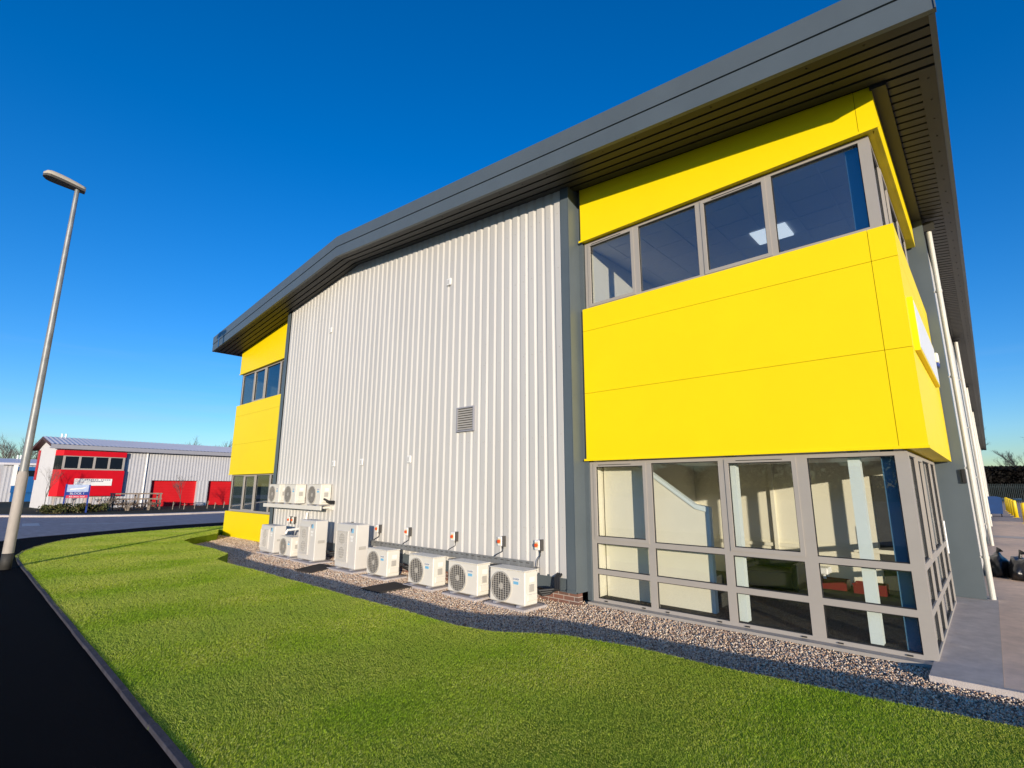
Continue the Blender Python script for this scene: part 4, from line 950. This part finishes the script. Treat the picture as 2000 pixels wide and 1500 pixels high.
for i, (x, y, h) in enumerate(((-48.5, 4.6, .62), (-48.3, 5.35, .5), (-48.6, 6.2, .6), (-48.4, 7.1, .66), (-48.2, 7.6, .5), (-48.5, 8.4, .55), (-48.3, 9.0, .62))):
    b = MB().tube([(0, 0, 0), (.01, .02, h)], [.03, .022], 6); b.tube([(0, .02, h*.5), (.03, .12, h*.9)], [.014, .006], 4)
    o = b.build('stake', M['barkl']); o.location = (x, y, .1); tag(o, 'short timber planting stake on the verge in front of the grey unit', 'stake', 'planting stakes on the verge')

# hedge bank and palisade fence at the end of the yard
def hedge():
    r = empty('hedge', (12, 92, -.05), label='long dark winter hedge behind the palisade fence', cat='hedge'); g = np.random.default_rng(3)
    n = 80000; p = np.c_[g.uniform(-20, 20, n), g.normal(0, 1.3, n), g.uniform(.1, 1, n)**.8*5.0]; p[:, 2] -= .02*(p[:, 0]+20)*.6
    u = g.normal(size=(n, 3)); u /= np.linalg.norm(u, axis=1)[:, None]; v = np.cross(u, g.normal(size=(n, 3))); v /= np.linalg.norm(v, axis=1)[:, None]
    s = .21*g.uniform(.6, 1.4, n)[:, None]
    V = np.stack([p-u*s, p+v*s*.5, p+u*s, p-v*s*.5], 1).reshape(-1, 3)
    fast_mesh('foliage', V, np.arange(4*n).reshape(n, 4), island_mat('hedge_leaf', [(.003, .003, .0025), (.007, .006, .0045), (.012, .009, .007), (.005, .005, .004)], .8, .2)[0], r, per=4)
    b = MB()
    for x in np.arange(-19.5, 20, 1.1): b.tube([(x, 0, 0), (x+g.uniform(-.2, .2), 0, 3.8)], [.12, .04], 5)
    b.build('stems', M['bark'], r)
hedge()
pf = empty('palisade_fence', (12, 80, -.05), label='dark steel palisade fence across the end of the yard', cat='fence')
b = MB()
for x in np.arange(-16, 12, .17): b.prismy([(x, .05), (x+.075, .05), (x+.075, 2.4), (x+.0375, 2.5), (x, 2.4)], 0, .012)
b.build('pales', M['fence'], pf)
b = MB()
for z in (.45, 2.05): b.box(-16, 12, .013, .06, z, z+.06)
b.build('rails', M['fence'], pf)
for x in np.arange(-16, 12.1, 2.8): MB().box(x-.05, x+.05, .061, .16, 0, 2.4).build('post', M['fence'], pf)

# yard furniture
bn = empty('wheeled_bin', (.42, 39.6, .078), label='blue four wheeled bin against the far end of the side wall', cat='bin')
MB().prismy([(-.40, .20), (.40, .20), (.46, 1.12), (-.46, 1.12)], -.42, .42).build('body', M['bin'], bn)
b = MB().prismy([(-.49, 1.121), (.49, 1.121), (.44, 1.24), (.2, 1.31), (-.2, 1.31), (-.44, 1.24)], -.46, .46); b.build('lid', M['bin'], bn)
for sx in (-1, 1):
    for sy in (-1, 1): MB().tube([(sx*.32-.03, sy*.3, .10), (sx*.32+.03, sy*.3, .10)], .10, 14).build('wheel', M['dark'], bn)
for i, (x, y) in enumerate(((1.42, 39.2), (1.36, 42.4), (1.31, 45.6), (1.27, 48.8), (1.24, 52.0), (1.62, 32.0))):
    b = MB().tube([(0, 0, 0), (0, 0, 1.02), (0, 0, 1.07), (0, 0, 1.09)], [.11, .11, .085, .03], 14); r = empty('bollard', (x, y, .078), cat='bollard', group='yellow bollards in the yard')
    b.build('post', M['yelpost'], r, True); MB().box(-.17, .17, -.17, .17, 0, .02).build('base_plate', M['yelpost'], r)
    r['label'] = 'yellow bollard at the right edge, nearest of all' if i == 5 else ['yellow bollard nearest the viewer in the close row', 'yellow bollard second in the close row', 'yellow bollard in the middle of the close row', 'yellow bollard fourth in the close row', 'yellow bollard farthest away, nearest the palisade fence'][i]
def bag(loc, s, seed, label):
    import bmesh
    bm = bmesh.new(); bmesh.ops.create_icosphere(bm, subdivisions=4, radius=1); rd = random.Random(seed)
    from mathutils import noise
    for v in bm.verts:
        c = v.co; q = noise.noise(c*1.7+Vector((seed, 0, 0)))*.22+noise.noise(c*5+Vector((0, seed, 0)))*.07
        c *= 1+q; c.z = max(c.z, -.55); 
        v.co = Vector((c.x*s[0], c.y*s[1], (c.z+.55)*s[2]))
    me = bpy.data.meshes.new('rubbish_bag'); bm.to_mesh(me); bm.free(); me.materials.append(M['bag'])
    me.polygons.foreach_set('use_smooth', [True]*len(me.polygons))
    r = empty('rubbish_bag', loc, label=label, cat='rubbish bag', group='rubbish bags beside the downpipe')
    o = bpy.data.objects.new('sack', me); COL.objects.link(o); o.parent = r
    MB().tube([(0, 0, s[2]*1.48), (.01, .0, s[2]*1.7), (.05, .02, s[2]*1.85)], [.03, .025, .07], 8).build('tied_neck', M['bag'], r)
bag((.37, 8.3, .078), (.20, .45, .30), 1, 'black plastic rubbish bag half behind the white downpipe')
bag((.72, 8.0, .078), (.22, .5, .30), 2, 'black plastic rubbish bag standing clear, right of the downpipe')
sheet('yard_kerb', [(.25, 20.0), (8, 19.2), (8, 20.4), (.25, 21.2)], .084, M['kerb'])
sheet('yard_asphalt', [(.2, 33.5), (30, 33.5), (30, 80), (.2, 80)], .083, M['road'])

# tree belt far beyond the lawn, behind the viewer: it is what the glass mirrors
def belt():
    g = np.random.default_rng(5); n = 30000; x = g.uniform(-150, 190, n); top = 8.5+2.2*np.sin(x*.13)+1.6*np.sin(x*.41+1)
    p = np.c_[x, -120+g.normal(0, 2.5, n), g.uniform(0, 1, n)**.9*top]
    u = g.normal(size=(n, 3)); u /= np.linalg.norm(u, axis=1)[:, None]; v = np.cross(u, g.normal(size=(n, 3))); v /= np.linalg.norm(v, axis=1)[:, None]
    s = .55*g.uniform(.6, 1.4, n)[:, None]
    V = np.stack([p-u*s, p+v*s*.5, p+u*s, p-v*s*.5], 1).reshape(-1, 3)
    o = fast_mesh('woodland', V, np.arange(4*n).reshape(n, 4), island_mat('woodland_leaf', [(.03, .028, .018), (.06, .05, .03), (.08, .065, .045), (.05, .05, .025)], .9, .1)[0], per=4)
    tag(o, 'distant belt of winter trees across the road', kind='stuff')
belt()
